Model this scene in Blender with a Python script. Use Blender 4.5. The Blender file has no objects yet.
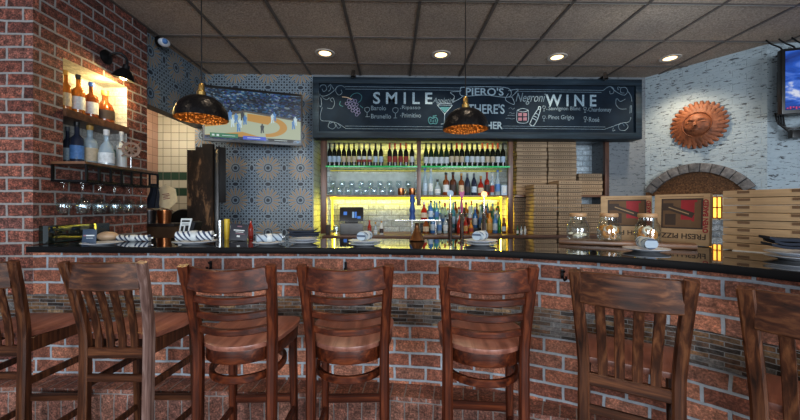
import bpy, bmesh, math, random
from mathutils import Vector, Matrix
random.seed(7)
C = bpy.context.scene.collection
PI = math.pi
F, H0, CZ, PHI = 350.0, 208.0, 1.37, -0.0227
RX, RY = math.cos(PHI), math.sin(PHI)

# ---------- photograph geometry (used to find where things stand in the room) ----------
def ray(px, py):
    u, v = (px-400)/F, (H0-py)/F
    return Vector((u*RX - RY, u*RY + RX, v))
def at(px, py, Y):
    d = ray(px, py); return Vector((0, 0, CZ)) + d*(Y/d.y)
def atz(px, py, z):
    d = ray(px, py); return Vector((0, 0, CZ)) + d*((z-CZ)/d.z)
def atd(px, py, depth):
    return Vector((0, 0, CZ)) + ray(px, py)*depth
def srgb(r, g, b):
    f = lambda c: ((c/255)/12.92 if c/255 <= .04045 else ((c/255+.055)/1.055)**2.4)
    return (f(r), f(g), f(b), 1)

# ---------- materials ----------
class NT:
    def __init__(s, name):
        s.m = bpy.data.materials.new(name); s.m.use_nodes = True
        s.t = s.m.node_tree; s.n = s.t.nodes; s.l = s.t.links
        s.b = s.n['Principled BSDF']; s.cache = {}
    def put(s, sock, v):
        if isinstance(v, (int, float)): sock.default_value = v
        elif isinstance(v, tuple): sock.default_value = v
        else: s.l.new(v, sock)
    def math(s, op, a, b=None, c=None):
        n = s.n.new('ShaderNodeMath'); n.operation = op
        s.put(n.inputs[0], a)
        if b is not None: s.put(n.inputs[1], b)
        if c is not None: s.put(n.inputs[2], c)
        return n.outputs[0]
    def mix(s, fac, a, b, mode='MIX'):
        n = s.n.new('ShaderNodeMixRGB'); n.blend_type = mode
        s.put(n.inputs[0], fac); s.put(n.inputs[1], a); s.put(n.inputs[2], b); return n.outputs[0]
    def coord(s, kind='Object'):
        n = s.n.new('ShaderNodeTexCoord'); return n.outputs[kind]
    def scale(s, vec, sc, loc=(0, 0, 0), rot=(0, 0, 0)):
        n = s.n.new('ShaderNodeMapping'); s.l.new(vec, n.inputs[0])
        n.inputs['Location'].default_value = loc; n.inputs['Rotation'].default_value = rot
        n.inputs['Scale'].default_value = sc if isinstance(sc, tuple) else (sc, sc, sc); return n.outputs[0]
    def noise(s, vec, sc, detail=4, rough=.55, dist=0):
        n = s.n.new('ShaderNodeTexNoise'); s.l.new(vec, n.inputs['Vector'])
        n.inputs['Scale'].default_value = sc; n.inputs['Detail'].default_value = detail
        n.inputs['Roughness'].default_value = rough; n.inputs['Distortion'].default_value = dist
        return n.outputs['Fac']
    def ramp(s, fac, stops, const=False):
        n = s.n.new('ShaderNodeValToRGB'); s.l.new(fac, n.inputs[0])
        r = n.color_ramp
        if const: r.interpolation = 'CONSTANT'
        while len(r.elements) < len(stops): r.elements.new(.5)
        for e, (p, c) in zip(r.elements, stops): e.position = p; e.color = c
        return n.outputs[0]
    def xyz(s, vec):
        n = s.n.new('ShaderNodeSeparateXYZ'); s.l.new(vec, n.inputs[0]); return n.outputs
    def bump(s, h, strength=.4, dist=.01):
        n = s.n.new('ShaderNodeBump'); n.inputs['Strength'].default_value = strength
        n.inputs['Distance'].default_value = dist; s.l.new(h, n.inputs['Height'])
        s.l.new(n.outputs[0], s.b.inputs['Normal'])
    def set(s, **k):
        names = dict(color='Base Color', rough='Roughness', metal='Metallic', trans='Transmission Weight', ior='IOR',
                     coat='Coat Weight', coatr='Coat Roughness', emit='Emission Color', estr='Emission Strength', alpha='Alpha', spec='Specular IOR Level')
        for a, v in k.items(): s.put(s.b.inputs[names[a]], v)
        return s

M = {}
def plain(name, col, rough=.5, var=.12, nscale=14, **k):
    t = NT(name)
    n = t.noise(t.coord(), nscale)
    lo = tuple(c*(1-var) for c in col[:3])+(1,); hi = tuple(min(1, c*(1+var)) for c in col[:3])+(1,)
    t.set(color=t.ramp(n, [(.3, lo), (.7, hi)]), rough=rough, **k)
    M[name] = t.m; return t.m
def emitm(name, col, strength):
    t = NT(name); t.set(color=col, emit=col, estr=strength, rough=.4); M[name] = t.m; return t.m
def glassm(name, col, rough=.02, ior=1.5, body=0.0):
    """thin-walled glass: see-through with a Fresnel sheen"""
    t = NT(name); tr = t.n.new('ShaderNodeBsdfTransparent'); tr.inputs[0].default_value = col
    gl = t.n.new('ShaderNodeBsdfGlossy'); gl.inputs['Roughness'].default_value = rough; gl.inputs[0].default_value = (1, 1, 1, 1)
    lw = t.n.new('ShaderNodeLayerWeight'); lw.inputs[0].default_value = .5
    mx = t.n.new('ShaderNodeMixShader'); f = t.math('ADD', t.math('MULTIPLY', t.math('POWER', lw.outputs['Facing'], 3), .6), .05)
    t.l.new(f, mx.inputs[0]); t.l.new(tr.outputs[0], mx.inputs[1]); t.l.new(gl.outputs[0], mx.inputs[2]); out = mx
    if body:
        m2 = t.n.new('ShaderNodeMixShader'); m2.inputs[0].default_value = body
        t.set(color=col, rough=.08); t.l.new(mx.outputs[0], m2.inputs[1]); t.l.new(t.b.outputs[0], m2.inputs[2]); out = m2
    t.l.new(out.outputs[0], t.n['Material Output'].inputs[0]); M[name] = t.m; return t.m

def brickm(name, tones, mortar, bw, bh, ms, bump=.6, rough=.8, speck=.55, dist=.012, hsv=None, var=.5):
    t = NT(name); uv = t.coord('UV')
    nz = t.n.new('ShaderNodeTexNoise'); t.l.new(uv, nz.inputs['Vector']); nz.inputs['Scale'].default_value = 9
    w = t.n.new('ShaderNodeVectorMath'); w.operation = 'MULTIPLY_ADD'
    t.l.new(nz.outputs['Color'], w.inputs[0]); w.inputs[1].default_value = (.012, .012, 0); t.l.new(uv, w.inputs[2])
    b = t.n.new('ShaderNodeTexBrick'); t.l.new(w.outputs[0], b.inputs['Vector'])
    b.inputs['Color1'].default_value = (0, 0, 0, 1); b.inputs['Color2'].default_value = (1, 1, 1, 1)
    b.inputs['Mortar'].default_value = (.5, .5, .5, 1)
    b.inputs['Scale'].default_value = 1; b.inputs['Mortar Size'].default_value = ms; b.inputs['Mortar Smooth'].default_value = .25
    b.inputs['Brick Width'].default_value = bw; b.inputs['Row Height'].default_value = bh
    n = len(tones)
    col = t.ramp(b.outputs['Color'], [(i/max(1, n-1)*.9+.05, c) for i, c in enumerate(tones)])
    n1 = t.noise(uv, 26, 6, .7); n2 = t.noise(uv, 95, 3, .7)
    col = t.mix(var, col, t.ramp(n1, [(.36, (.12, .11, .11, 1)), (.5, (.95, .95, .95, 1)), (.64, (2.3, 2.1, 2.0, 1))]), 'MULTIPLY')
    col = t.mix(speck, col, t.ramp(n2, [(.36, (.15, .15, .15, 1)), (.5, (1, 1, 1, 1)), (.64, (2.4, 2.3, 2.25, 1))]), 'MULTIPLY')
    mcol = t.mix(.5, mortar, t.ramp(n1, [(.3, (.6, .6, .6, 1)), (.7, (1.3, 1.3, 1.3, 1))]), 'MULTIPLY')
    col = t.mix(b.outputs['Fac'], col, mcol)
    t.set(color=col, rough=rough)
    h = t.math('ADD', t.math('MULTIPLY', t.math('SUBTRACT', 1, b.outputs['Fac']), 1.0), t.math('MULTIPLY', n1, .9))
    h = t.math('ADD', h, t.math('MULTIPLY', n2, .35))
    t.bump(h, bump, dist); M[name] = t.m; return t.m

def woodm(name, dark, mid, light, rough=.32, sc=(26, 26, 2.2), coat=0, spec=.5):
    t = NT(name); v = t.scale(t.coord(), sc)
    oi = t.n.new('ShaderNodeObjectInfo')
    n = t.noise(v, 1.0, 6, .6, .6); n2 = t.noise(t.coord(), 5, 3)
    c = t.ramp(n, [(.28, dark), (.5, mid), (.74, light)])
    c = t.mix(.4, c, t.ramp(n2, [(.3, (.55, .5, .5, 1)), (.7, (1.4, 1.35, 1.3, 1))]), 'MULTIPLY')
    c = t.mix(1, c, t.ramp(oi.outputs['Random'], [(0, (.85, .82, .82, 1)), (1, (1.15, 1.12, 1.1, 1))]), 'MULTIPLY')
    t.set(color=c, rough=rough, coat=coat, coatr=.2, spec=spec); t.bump(n, .12, .003); M[name] = t.m; return t.m

# ---------- mesh builder ----------
class MB:
    def __init__(s): s.bm = bmesh.new(); s.uv = s.bm.loops.layers.uv.new('UVMap')
    def quad(s, pts, uvs=None):
        f = s.bm.faces.new([s.bm.verts.new(p) for p in pts])
        if uvs:
            for l, u in zip(f.loops, uvs): l[s.uv].uv = u
        return s
    def add(s, verts, faces, mat=None):
        vs = [s.bm.verts.new((mat @ Vector(v)) if mat else v) for v in verts]
        for f in faces:
            try: s.bm.faces.new([vs[i] for i in f])
            except ValueError: pass
        return s
    def box(s, c, size, bevel=0, rot=None):
        b = bmesh.new(); bmesh.ops.create_cube(b, size=1)
        for v in b.verts: v.co = Vector((v.co.x*size[0], v.co.y*size[1], v.co.z*size[2]))
        if bevel: bmesh.ops.bevel(b, geom=b.edges[:], offset=min(bevel, min(size)*.45), segments=2, affect='EDGES', profile=.7)
        m = Matrix.Translation(Vector(c)) @ (rot.to_4x4() if rot else Matrix())
        b.verts.index_update()
        s.add([v.co.copy() for v in b.verts], [[v.index for v in f.verts] for f in b.faces], m); b.free(); return s
    def lathe(s, prof, c=(0, 0, 0), seg=24, mat=None, a0=0, a1=2*PI, closed=True):
        full = abs(a1-a0-2*PI) < 1e-6; n = seg if full else seg+1
        vs, fs, rings = [], [], []
        for r, z in prof:
            if r < 1e-6: rings.append([len(vs)]); vs.append((c[0], c[1], c[2]+z))
            else:
                rings.append(list(range(len(vs), len(vs)+n)))
                for i in range(n):
                    a = a0+(a1-a0)*i/seg; vs.append((c[0]+r*math.cos(a), c[1]+r*math.sin(a), c[2]+z))
        for A, B in zip(rings, rings[1:]):
            for i in range(seg):
                j = (i+1) % n
                if len(A) == 1 and len(B) == 1: continue
                if len(A) == 1: fs.append([A[0], B[j], B[i]])
                elif len(B) == 1: fs.append([A[i], A[j], B[0]])
                else: fs.append([A[i], A[j], B[j], B[i]])
        return s.add(vs, fs, mat)
    def sweep(s, path, sx, sy, ref=(1, 0, 0), round_=False, seg=8, cap=True):
        """section sx (along ref) by sy (across) swept along path; sx, sy may be lists"""
        path = [Vector(p) for p in path]; ref = Vector(ref); n = len(path); rings = []; vs = []; fs = []
        for i, p in enumerate(path):
            t = (path[min(i+1, n-1)]-path[max(i-1, 0)]).normalized()
            b = t.cross(ref)
            if b.length < 1e-4: b = t.cross(Vector((.1, .9, .2)))
            b.normalize(); a = b.cross(t).normalized()
            X = sx[i] if isinstance(sx, (list, tuple)) else sx; Y = sy[i] if isinstance(sy, (list, tuple)) else sy
            if round_: sec = [(math.cos(2*PI*k/seg)*X/2, math.sin(2*PI*k/seg)*Y/2) for k in range(seg)]
            else:
                e = min(X, Y)*.18
                sec = [(-X/2+e, -Y/2), (X/2-e, -Y/2), (X/2, -Y/2+e), (X/2, Y/2-e), (X/2-e, Y/2), (-X/2+e, Y/2), (-X/2, Y/2-e), (-X/2, -Y/2+e)]
            rings.append(list(range(len(vs), len(vs)+len(sec))))
            for q in sec: vs.append(p+a*q[0]+b*q[1])
        k = len(rings[0])
        for A, B in zip(rings, rings[1:]):
            for i in range(k): fs.append([A[i], A[(i+1) % k], B[(i+1) % k], B[i]])
        if cap: fs.append(rings[0][::-1]); fs.append(rings[-1])
        return s.add(vs, fs)
    def tube(s, path, r, seg=8): return s.sweep(path, 2*r, 2*r, (0.13, 0.31, 0.94), True, seg)
    def prism(s, outline, z0, z1, mat=None, bevel=0):
        n = len(outline); b = bmesh.new()
        f = b.faces.new([b.verts.new((x, y, z0)) for x, y in outline])
        r = bmesh.ops.extrude_face_region(b, geom=[f])
        for e in r['geom']:
            if isinstance(e, bmesh.types.BMVert): e.co.z = z1
        bmesh.ops.recalc_face_normals(b, faces=b.faces[:])
        if bevel:
            ed = [e for e in b.edges if abs(e.verts[0].co.z-e.verts[1].co.z) < 1e-6]
            bmesh.ops.bevel(b, geom=ed, offset=bevel, segments=2, affect='EDGES', profile=.6)
        b.verts.index_update()
        s.add([v.co.copy() for v in b.verts], [[v.index for v in q.verts] for q in b.faces], mat); b.free(); return s
    def ball(s, c, r, seg=14, sc=(1, 1, 1), mat=None):
        k = 8
        prof = [(math.sin(PI*i/k)*r, -math.cos(PI*i/k)*r) for i in range(k+1)]; prof[0] = (0, -r); prof[-1] = (0, r)
        m = Matrix.Translation(Vector(c)) @ Matrix.Diagonal((sc[0], sc[1], sc[2], 1))
        return s.lathe(prof, seg=seg, mat=(mat @ m) if mat else m)
    def build(s, name, mat, parent=None, loc=None, rotz=0, angle=38, recalc=True):
        if recalc: bmesh.ops.recalc_face_normals(s.bm, faces=s.bm.faces[:])
        me = bpy.data.meshes.new(name); s.bm.to_mesh(me); s.bm.free()
        me.polygons.foreach_set('use_smooth', [True]*len(me.polygons)); me.set_sharp_from_angle(angle=math.radians(angle))
        me.materials.append(M[mat] if isinstance(mat, str) else mat)
        o = bpy.data.objects.new(name, me); C.objects.link(o)
        if parent: o.parent = parent
        if loc is not None: o.location = loc
        o.rotation_euler = (0, 0, rotz); return o

def tag(o, label, cat, group=None, kind=None):
    if label: o['label'] = label
    if cat: o['category'] = cat
    if group: o['group'] = group
    if kind: o['kind'] = kind
    return o
def thing(name, label, cat, loc=(0, 0, 0), rotz=0, group=None):
    o = bpy.data.objects.new(name, None); C.objects.link(o); o.empty_display_size = .05
    o.location = loc; o.rotation_euler = (0, 0, rotz); return tag(o, label, cat, group)
def struct(o): o['kind'] = 'structure'; return o
KIDS = {}
def dup(root, loc, rotz=None, label=None, group=None):
    r = root.copy(); C.objects.link(r); r.location = loc
    if rotz is not None: r.rotation_euler = (r.rotation_euler.x, r.rotation_euler.y, rotz)
    if label: r['label'] = label
    if group: r['group'] = group
    for ch in list(root.children):
        c = ch.copy(); C.objects.link(c); c.parent = r
        for g in list(ch.children):
            d = g.copy(); C.objects.link(d); d.parent = c
    return r
def text(body, size, mat, parent, loc, rot=(PI/2, 0, 0), name='lettering', align='CENTER', sx=1, ext=.0015, shear=0, bold=0):
    cu = bpy.data.curves.new('t', 'FONT'); cu.body = body; cu.size = size; cu.align_x = align; cu.align_y = 'CENTER'
    cu.extrude = ext; cu.shear = shear; cu.offset = bold; cu.resolution_u = 3
    o = bpy.data.objects.new('t', cu); C.objects.link(o); dg = bpy.context.evaluated_depsgraph_get(); dg.update()
    me = bpy.data.meshes.new_from_object(o.evaluated_get(dg)); bpy.data.objects.remove(o); bpy.data.curves.remove(cu)
    for v in me.vertices: v.co.x *= sx
    me.name = name; me.materials.clear(); me.materials.append(M[mat])
    q = bpy.data.objects.new(name, me); C.objects.link(q); q.parent = parent; q.location = loc; q.rotation_euler = rot
    return q
ORD = ['first', 'second', 'third', 'fourth', 'fifth', 'sixth', 'seventh', 'eighth', 'ninth', 'tenth', 'eleventh', 'twelfth', 'thirteenth', 'fourteenth', 'fifteenth', 'sixteenth', 'seventeenth', 'eighteenth', 'nineteenth', 'twentieth']
def ordinal(i, n, a='left'):
    if i == 0: return 'leftmost' if a == 'left' else 'topmost'
    if i == n-1: return 'rightmost' if a == 'left' else 'lowest'
    return ORD[i]+(' from left' if a == 'left' else '')
# ---------- material library ----------
MORT = (.31, .30, .30, 1)
TONES = [(.085, .03, .024, 1), (.165, .058, .042, 1), (.11, .04, .033, 1), (.22, .085, .06, 1), (.135, .06, .052, 1)]
brickm('red_brick', TONES, MORT, .2, .082, .008, var=.75, speck=.7, bump=.8)
BT = [(.29, .115, .074, 1), (.20, .078, .053, 1), (.40, .17, .105, 1), (.26, .125, .09, 1), (.45, .20, .125, 1)]
brickm('bar_brick', BT, (.42, .46, .51, 1), .188, .082, .008, bump=.7, var=.42, speck=.42)
brickm('ledge_brick', [(.25, .115, .085, 1), (.19, .09, .07, 1), (.3, .15, .11, 1)], (.3, .27, .26, 1), .08, .6, .004, bump=.5)
brickm('mosaic', [(.03, .02, .016, 1), (.22, .12, .055, 1), (.1, .05, .03, 1), (.17, .17, .17, 1), (.07, .04, .025, 1), (.28, .2, .12, 1), (.13, .07, .04, 1), (.04, .03, .025, 1)],
       (.22, .22, .22, 1), .1, .0218, .0022, bump=.35, rough=.25, speck=.25, var=.5)
brickm('white_brick', [(.42, .5, .56, 1), (.52, .6, .66, 1), (.36, .44, .5, 1)], (.28, .32, .36, 1), .21, .075, .006, bump=.5, speck=.2, var=.25, rough=.35)
brickm('niche_white', [(.5, .5, .48, 1), (.6, .6, .57, 1)], (.4, .4, .38, 1), .21, .075, .005, bump=.3, speck=.2, var=.2)
brickm('blue_brick', [(.2, .24, .28, 1), (.3, .35, .4, 1), (.16, .19, .22, 1)], (.22, .24, .26, 1), .2, .07, .008)
def chipped(name, a, b, chip):
    t = NT(name); uv = t.coord('UV'); n1 = t.noise(uv, 2.2, 4)
    st = t.noise(t.scale(uv, (13, 42, 1)), 1.0, 5, .7, .4); st2 = t.noise(t.scale(uv, (30, 70, 1)), 1.0, 3, .6)
    c = t.mix(n1, a, b)
    c = t.mix(t.ramp(st, [(.39, (1, 1, 1, 1)), (.43, (0, 0, 0, 1))]), c, chip)
    c = t.mix(t.ramp(st2, [(.3, (.8, .8, .8, 1)), (.36, (0, 0, 0, 1))]), c, chip)
    br = t.n.new('ShaderNodeTexBrick'); t.l.new(uv, br.inputs['Vector']); br.inputs['Scale'].default_value = 1
    br.inputs['Brick Width'].default_value = .22; br.inputs['Row Height'].default_value = .075; br.inputs['Mortar Size'].default_value = .006; br.inputs['Mortar Smooth'].default_value = .6
    h = t.math('ADD', t.math('MULTIPLY', t.math('SUBTRACT', 1, br.outputs['Fac']), .5), st)
    t.set(color=c, rough=.75); t.bump(h, .55, .012); M[name] = t.m
chipped('painted_brick', (.30, .37, .42, 1), (.42, .48, .51, 1), (.08, .09, .10, 1))
chipped('grey_plaster', (.15, .17, .19, 1), (.2, .22, .24, 1), (.07, .08, .09, 1))
t = NT('ceiling_tile'); n = t.noise(t.coord(), 85, 3, .6); n2 = t.noise(t.coord(), 32, 4); n3 = t.noise(t.coord(), 1.3, 2)
cc = t.mix(1, t.ramp(n, [(.35, (.31, .25, .205, 1)), (.65, (.55, .45, .375, 1))]), t.ramp(n3, [(.3, (.82, .82, .84, 1)), (.7, (1.12, 1.1, 1.08, 1))]), 'MULTIPLY')
t.set(color=cc, rough=.95); t.bump(t.math('ADD', n, t.math('MULTIPLY', n2, .7)), .9, .012); M['ceiling_tile'] = t.m
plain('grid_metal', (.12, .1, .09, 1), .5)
plain('grid_highlight', (.42, .4, .38, 1), .5)
t = NT('floor_tile'); b = t.n.new('ShaderNodeTexBrick'); t.l.new(t.coord(), b.inputs['Vector']); b.offset = 0
for k, v in (('Scale', 1), ('Brick Width', .4), ('Row Height', .4), ('Mortar Size', .004)): b.inputs[k].default_value = v
b.inputs['Color1'].default_value = (.1, .075, .06, 1); b.inputs['Color2'].default_value = (.13, .1, .08, 1); b.inputs['Mortar'].default_value = (.05, .045, .04, 1)
t.set(color=b.outputs['Color'], rough=.45); M['floor_tile'] = t.m
# kitchen wall: cream square tiles with two rows of dark green ones
t = NT('kitchen_tile'); uv = t.coord('UV'); x = t.xyz(uv)
b = t.n.new('ShaderNodeTexBrick'); t.l.new(uv, b.inputs['Vector']); b.offset = 0
for k, v in (('Scale', 1), ('Brick Width', .11), ('Row Height', .11), ('Mortar Size', .0035)): b.inputs[k].default_value = v
b.inputs['Color1'].default_value = (.52, .49, .38, 1); b.inputs['Color2'].default_value = (.6, .56, .44, 1)
def band(v, a, c): return t.math('MULTIPLY', t.math('GREATER_THAN', v, a), t.math('LESS_THAN', v, c))
g = t.math('ADD', band(x[1], 1.54, 1.65), band(x[1], 1.76, 1.87))
c = t.mix(g, b.outputs['Color'], (.03, .075, .05, 1)); c = t.mix(b.outputs['Fac'], c, (.2, .19, .15, 1))
t.set(color=c, rough=.18); t.bump(t.math('SUBTRACT', 1, b.outputs['Fac']), .3, .003); M['kitchen_tile'] = t.m
t = NT('pink_reflection_tile'); uv = t.coord('UV')  # side wall tiles coloured pink to paint the reflection falling on them
b = t.n.new('ShaderNodeTexBrick'); t.l.new(uv, b.inputs['Vector']); b.offset = 0
for k, v in (('Scale', 1), ('Brick Width', .11), ('Row Height', .11), ('Mortar Size', .0035)): b.inputs[k].default_value = v
b.inputs['Color1'].default_value = (.42, .24, .17, 1); b.inputs['Color2'].default_value = (.5, .3, .22, 1); b.inputs['Mortar'].default_value = (.25, .16, .12, 1)
t.set(color=b.outputs['Color'], rough=.25); M['pink_reflection_tile'] = t.m
# patterned wall: sixteen-petal rosettes on a lattice
t = NT('mosaic_paper'); uv = t.coord('UV'); x = t.xyz(uv); mm = t.math; S = .40
def cell(v, off): return mm('MULTIPLY', mm('SUBTRACT', mm('FRACT', mm('ADD', mm('DIVIDE', v, S), off)), .5), S)
cu, cv = cell(x[0], 0), cell(x[1], 0)
r = mm('SQRT', mm('ADD', mm('MULTIPLY', cu, cu), mm('MULTIPLY', cv, cv))); th = mm('ARCTAN2', cv, cu)
s8 = mm('ABSOLUTE', mm('COSINE', mm('MULTIPLY', th, 8)))
edge = .152
inner = .06
q_ = mm('DIVIDE', mm('SUBTRACT', r, .088), .066); pth = mm('ADD', .70, mm('MULTIPLY', mm('MULTIPLY', q_, q_), .30))
petal = mm('MULTIPLY', mm('MULTIPLY', mm('LESS_THAN', r, edge), mm('GREATER_THAN', r, inner)), mm('GREATER_THAN', s8, pth))
inros = mm('LESS_THAN', r, .15)
K = 2*PI/(S/6)
lat = mm('MULTIPLY', mm('COSINE', mm('MULTIPLY', x[0], K)), mm('COSINE', mm('MULTIPLY', x[1], K)))
lat2 = mm('COSINE', mm('MULTIPLY', mm('ADD', x[0], x[1]), K*.5)); lat3 = mm('COSINE', mm('MULTIPLY', mm('SUBTRACT', x[0], x[1]), K*.5))
dk = mm('MAXIMUM', mm('GREATER_THAN', lat, .36), mm('LESS_THAN', mm('ABSOLUTE', mm('MULTIPLY', lat2, lat3)), .06))
# navy ovals half way between the rosettes
def oval(ou, ov, a, bb):
    du, dv = cell(x[0], ou), cell(x[1], ov)
    return mm('LESS_THAN', mm('ADD', mm('POWER', mm('DIVIDE', mm('ABSOLUTE', du), a), 2), mm('POWER', mm('DIVIDE', mm('ABSOLUTE', dv), bb), 2)), 1)
ov = mm('MAXIMUM', oval(.5, 0, .02, .036), oval(0, .5, .036, .02))
ovr = mm('MAXIMUM', oval(.5, 0, .034, .05), oval(0, .5, .05, .034))
fine = t.noise(uv, 60, 3)
light = t.mix(fine, (.15, .21, .27, 1), (.27, .34, .40, 1)); navy = (.022, .032, .05, 1)
c = t.mix(mm('MULTIPLY', dk, mm('SUBTRACT', 1, inros)), light, navy)
c = t.mix(ovr, c, light); c = t.mix(ov, c, navy)
c = t.mix(mm('MULTIPLY', mm('MULTIPLY', inros, mm('GREATER_THAN', r, .128)), mm('LESS_THAN', s8, .34)), c, navy)
c = t.mix(mm('MULTIPLY', mm('MULTIPLY', inros, mm('LESS_THAN', r, .13)), mm('LESS_THAN', s8, .14)), c, (.05, .07, .10, 1))
c = t.mix(petal, c, t.mix(fine, (.22, .15, .09, 1), (.38, .28, .18, 1)))
c = t.mix(mm('MULTIPLY', mm('LESS_THAN', r, .05), mm('GREATER_THAN', r, .04)), c, navy)
c = t.mix(mm('LESS_THAN', r, .022), c, navy)
t.set(color=c, rough=.45); M['mosaic_paper'] = t.m

for q_, s_ in (('', (60, 50, 2.6)), ('_rail', (2.6, 60, 50))):
    woodm('chair_wood'+q_, (.016, .004, .002, 1), (.074, .0165, .006, 1), (.19, .054, .019, 1), rough=.36, sc=s_, spec=.4)
    woodm('chair_wood_dark'+q_, (.012, .005, .003, 1), (.062, .022, .010, 1), (.18, .078, .034, 1), rough=.36, sc=s_, spec=.4)
woodm('seat_wood', (.14, .055, .04, 1), (.25, .108, .077, 1), (.38, .19, .145, 1), rough=.34, sc=(26, 2.2, 20))
woodm('shelf_wood', (.06, .03, .018, 1), (.12, .06, .035, 1), (.2, .11, .06, 1), sc=(2, 26, 26))
woodm('post_wood', (.06, .03, .02, 1), (.12, .06, .04, 1), (.18, .1, .065, 1))
woodm('board_wood', (.06, .028, .014, 1), (.15, .078, .04, 1), (.27, .15, .08, 1), sc=(2, 22, 22))
t = NT('worn_wood'); v = t.scale(t.coord(), (7, 7, 2.2)); n = t.noise(v, 1, 7, .7, .4); n2 = t.noise(t.coord(), 3.2, 3)
f = t.math('MULTIPLY', n, t.math('ADD', n2, .5))
t.set(color=t.ramp(f, [(.42, (.012, .008, .006, 1)), (.55, (.03, .018, .012, 1)), (.63, (.2, .115, .06, 1))]), rough=.6, spec=.2); M['worn_wood'] = t.m
t = NT('granite'); n = t.noise(t.coord(), 160, 3, .7)
t.set(color=t.ramp(n, [(.45, (.004, .004, .005, 1)), (.72, (.03, .03, .034, 1))]), rough=.03, ior=2.0); M['granite'] = t.m
plain('granite_edge', (.006, .006, .007, 1), .45, spec=.12)
plain('black_metal', (.012, .012, .014, 1), .35, metal=.6)
plain('black_plastic', (.008, .008, .009, 1), .3)
plain('steel', (.5, .5, .5, 1), .25, metal=1)
plain('dark_steel', (.12, .12, .125, 1), .35, metal=.9)
plain('copper', (.42, .17, .07, 1), .3, metal=1); plain('bronze', (.15, .07, .03, 1), .3, metal=.85)
plain('brass', (.5, .35, .13, 1), .3, metal=1)
plain('white_ceramic', (.62, .66, .72, 1), .15)
plain('white_paint', (.6, .6, .58, 1), .5)
plain('navy_cloth', (.012, .018, .034, 1), .85)
plain('black_cloth', (.012, .013, .018, 1), .85)
plain('paper', (.78, .68, .46, 1), .7)
plain('blue_card', (.03, .055, .1, 1), .4)
plain('dark_card', (.014, .018, .032, 1), .4)
plain('cream_card', (.5, .55, .58, 1), .5)
plain('chalk_navy', (.008, .017, .030, 1), .8, var=.3, nscale=5, spec=.15)
plain('chalk_blue_white', (.25, .34, .41, 1), .9, var=.3, nscale=60)
plain('chalk_grey', (.14, .20, .25, 1), .9, var=.3, nscale=60)
plain('chalk_purple', (.16, .16, .27, 1), .9); plain('chalk_teal', (.05, .17, .2, 1), .9); plain('chalk_pink', (.24, .13, .17, 1), .9); plain('chalk_tan', (.4, .32, .24, 1), .9)
t = NT('frame_blue'); n = t.noise(t.scale(t.coord(), (1.5, 30, 22)), 1, 5, .65)
t.set(color=t.ramp(n, [(.35, (.006, .013, .022, 1)), (.6, (.018, .036, .055, 1)), (.78, (.06, .09, .12, 1))]), rough=.55, spec=.25); M['frame_blue'] = t.m
# cardboard
t = NT('carton'); n = t.noise(t.coord(), 7, 3); n2 = t.noise(t.scale(t.coord(), (3, 3, 90)), 1, 3)
t.set(color=t.mix(.4, t.ramp(n, [(.3, (.34, .23, .13, 1)), (.7, (.43, .3, .175, 1))]), t.ramp(n2, [(.3, (.6, .6, .6, 1)), (.7, (1.2, 1.2, 1.2, 1))]), 'MULTIPLY'), rough=.8); M['carton'] = t.m
t = NT('carton_edge'); P = t.xyz(t.coord()); mm = t.math; oi = t.n.new('ShaderNodeObjectInfo')
def fr(v, p): return mm('FRACT', mm('DIVIDE', v, p))
dash = mm('MULTIPLY', mm('LESS_THAN', fr(P[0], .028), .55), mm('LESS_THAN', mm('ABSOLUTE', mm('SUBTRACT', P[2], .022)), .0075))
dash = mm('MULTIPLY', dash, mm('LESS_THAN', mm('ABSOLUTE', mm('SUBTRACT', mm('ABSOLUTE', P[0]), .06)), .058))
seam = mm('LESS_THAN', mm('ABSOLUTE', mm('SUBTRACT', P[2], .041)), .004)
n = t.noise(t.coord(), 8, 3)
c = t.ramp(n, [(.3, (.29, .21, .135, 1)), (.7, (.36, .265, .175, 1))])
c = t.mix(1, c, t.ramp(oi.outputs['Random'], [(0, (.84, .84, .84, 1)), (1, (1.12, 1.1, 1.08, 1))]), 'MULTIPLY')
c = t.mix(mm('MULTIPLY', mm('MAXIMUM', dash, seam), .62), c, (.05, .03, .018, 1)); t.set(color=c, rough=.8); M['carton_edge'] = t.m
plain('carton_dark', (.13, .075, .04, 1), .85); plain('print_black', (.045, .028, .02, 1), .7); plain('print_red', (.26, .018, .025, 1), .7); plain('print_tan', (.3, .2, .11, 1), .7)
t = NT('terracotta'); n = t.noise(t.coord(), 16, 5, .65)
t.set(color=t.ramp(n, [(.3, (.10, .032, .014, 1)), (.55, (.25, .085, .035, 1)), (.75, (.36, .15, .07, 1))]), rough=.6); M['terracotta'] = t.m
t = NT('copper_mesh'); n = t.noise(t.scale(t.coord(), (60, 60, 60)), 1, 4, .8)
t.set(color=t.ramp(n, [(.35, (.05, .024, .012, 1)), (.6, (.17, .085, .04, 1)), (.75, (.4, .24, .12, 1))]), rough=.45, metal=.5); t.bump(n, .6, .01); M['copper_mesh'] = t.m
t = NT('arch_stone'); n = t.noise(t.coord(), 18, 6, .7); oi = t.n.new('ShaderNodeObjectInfo')
c = t.ramp(n, [(.3, (.06, .06, .062, 1)), (.55, (.17, .165, .165, 1)), (.75, (.3, .29, .29, 1))])
c = t.mix(1, c, t.ramp(oi.outputs['Random'], [(0, (.6, .6, .62, 1)), (1, (1.2, 1.15, 1.12, 1))]), 'MULTIPLY')
t.set(color=c, rough=.8); t.bump(n, .5, .01); M['arch_stone'] = t.m
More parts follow.
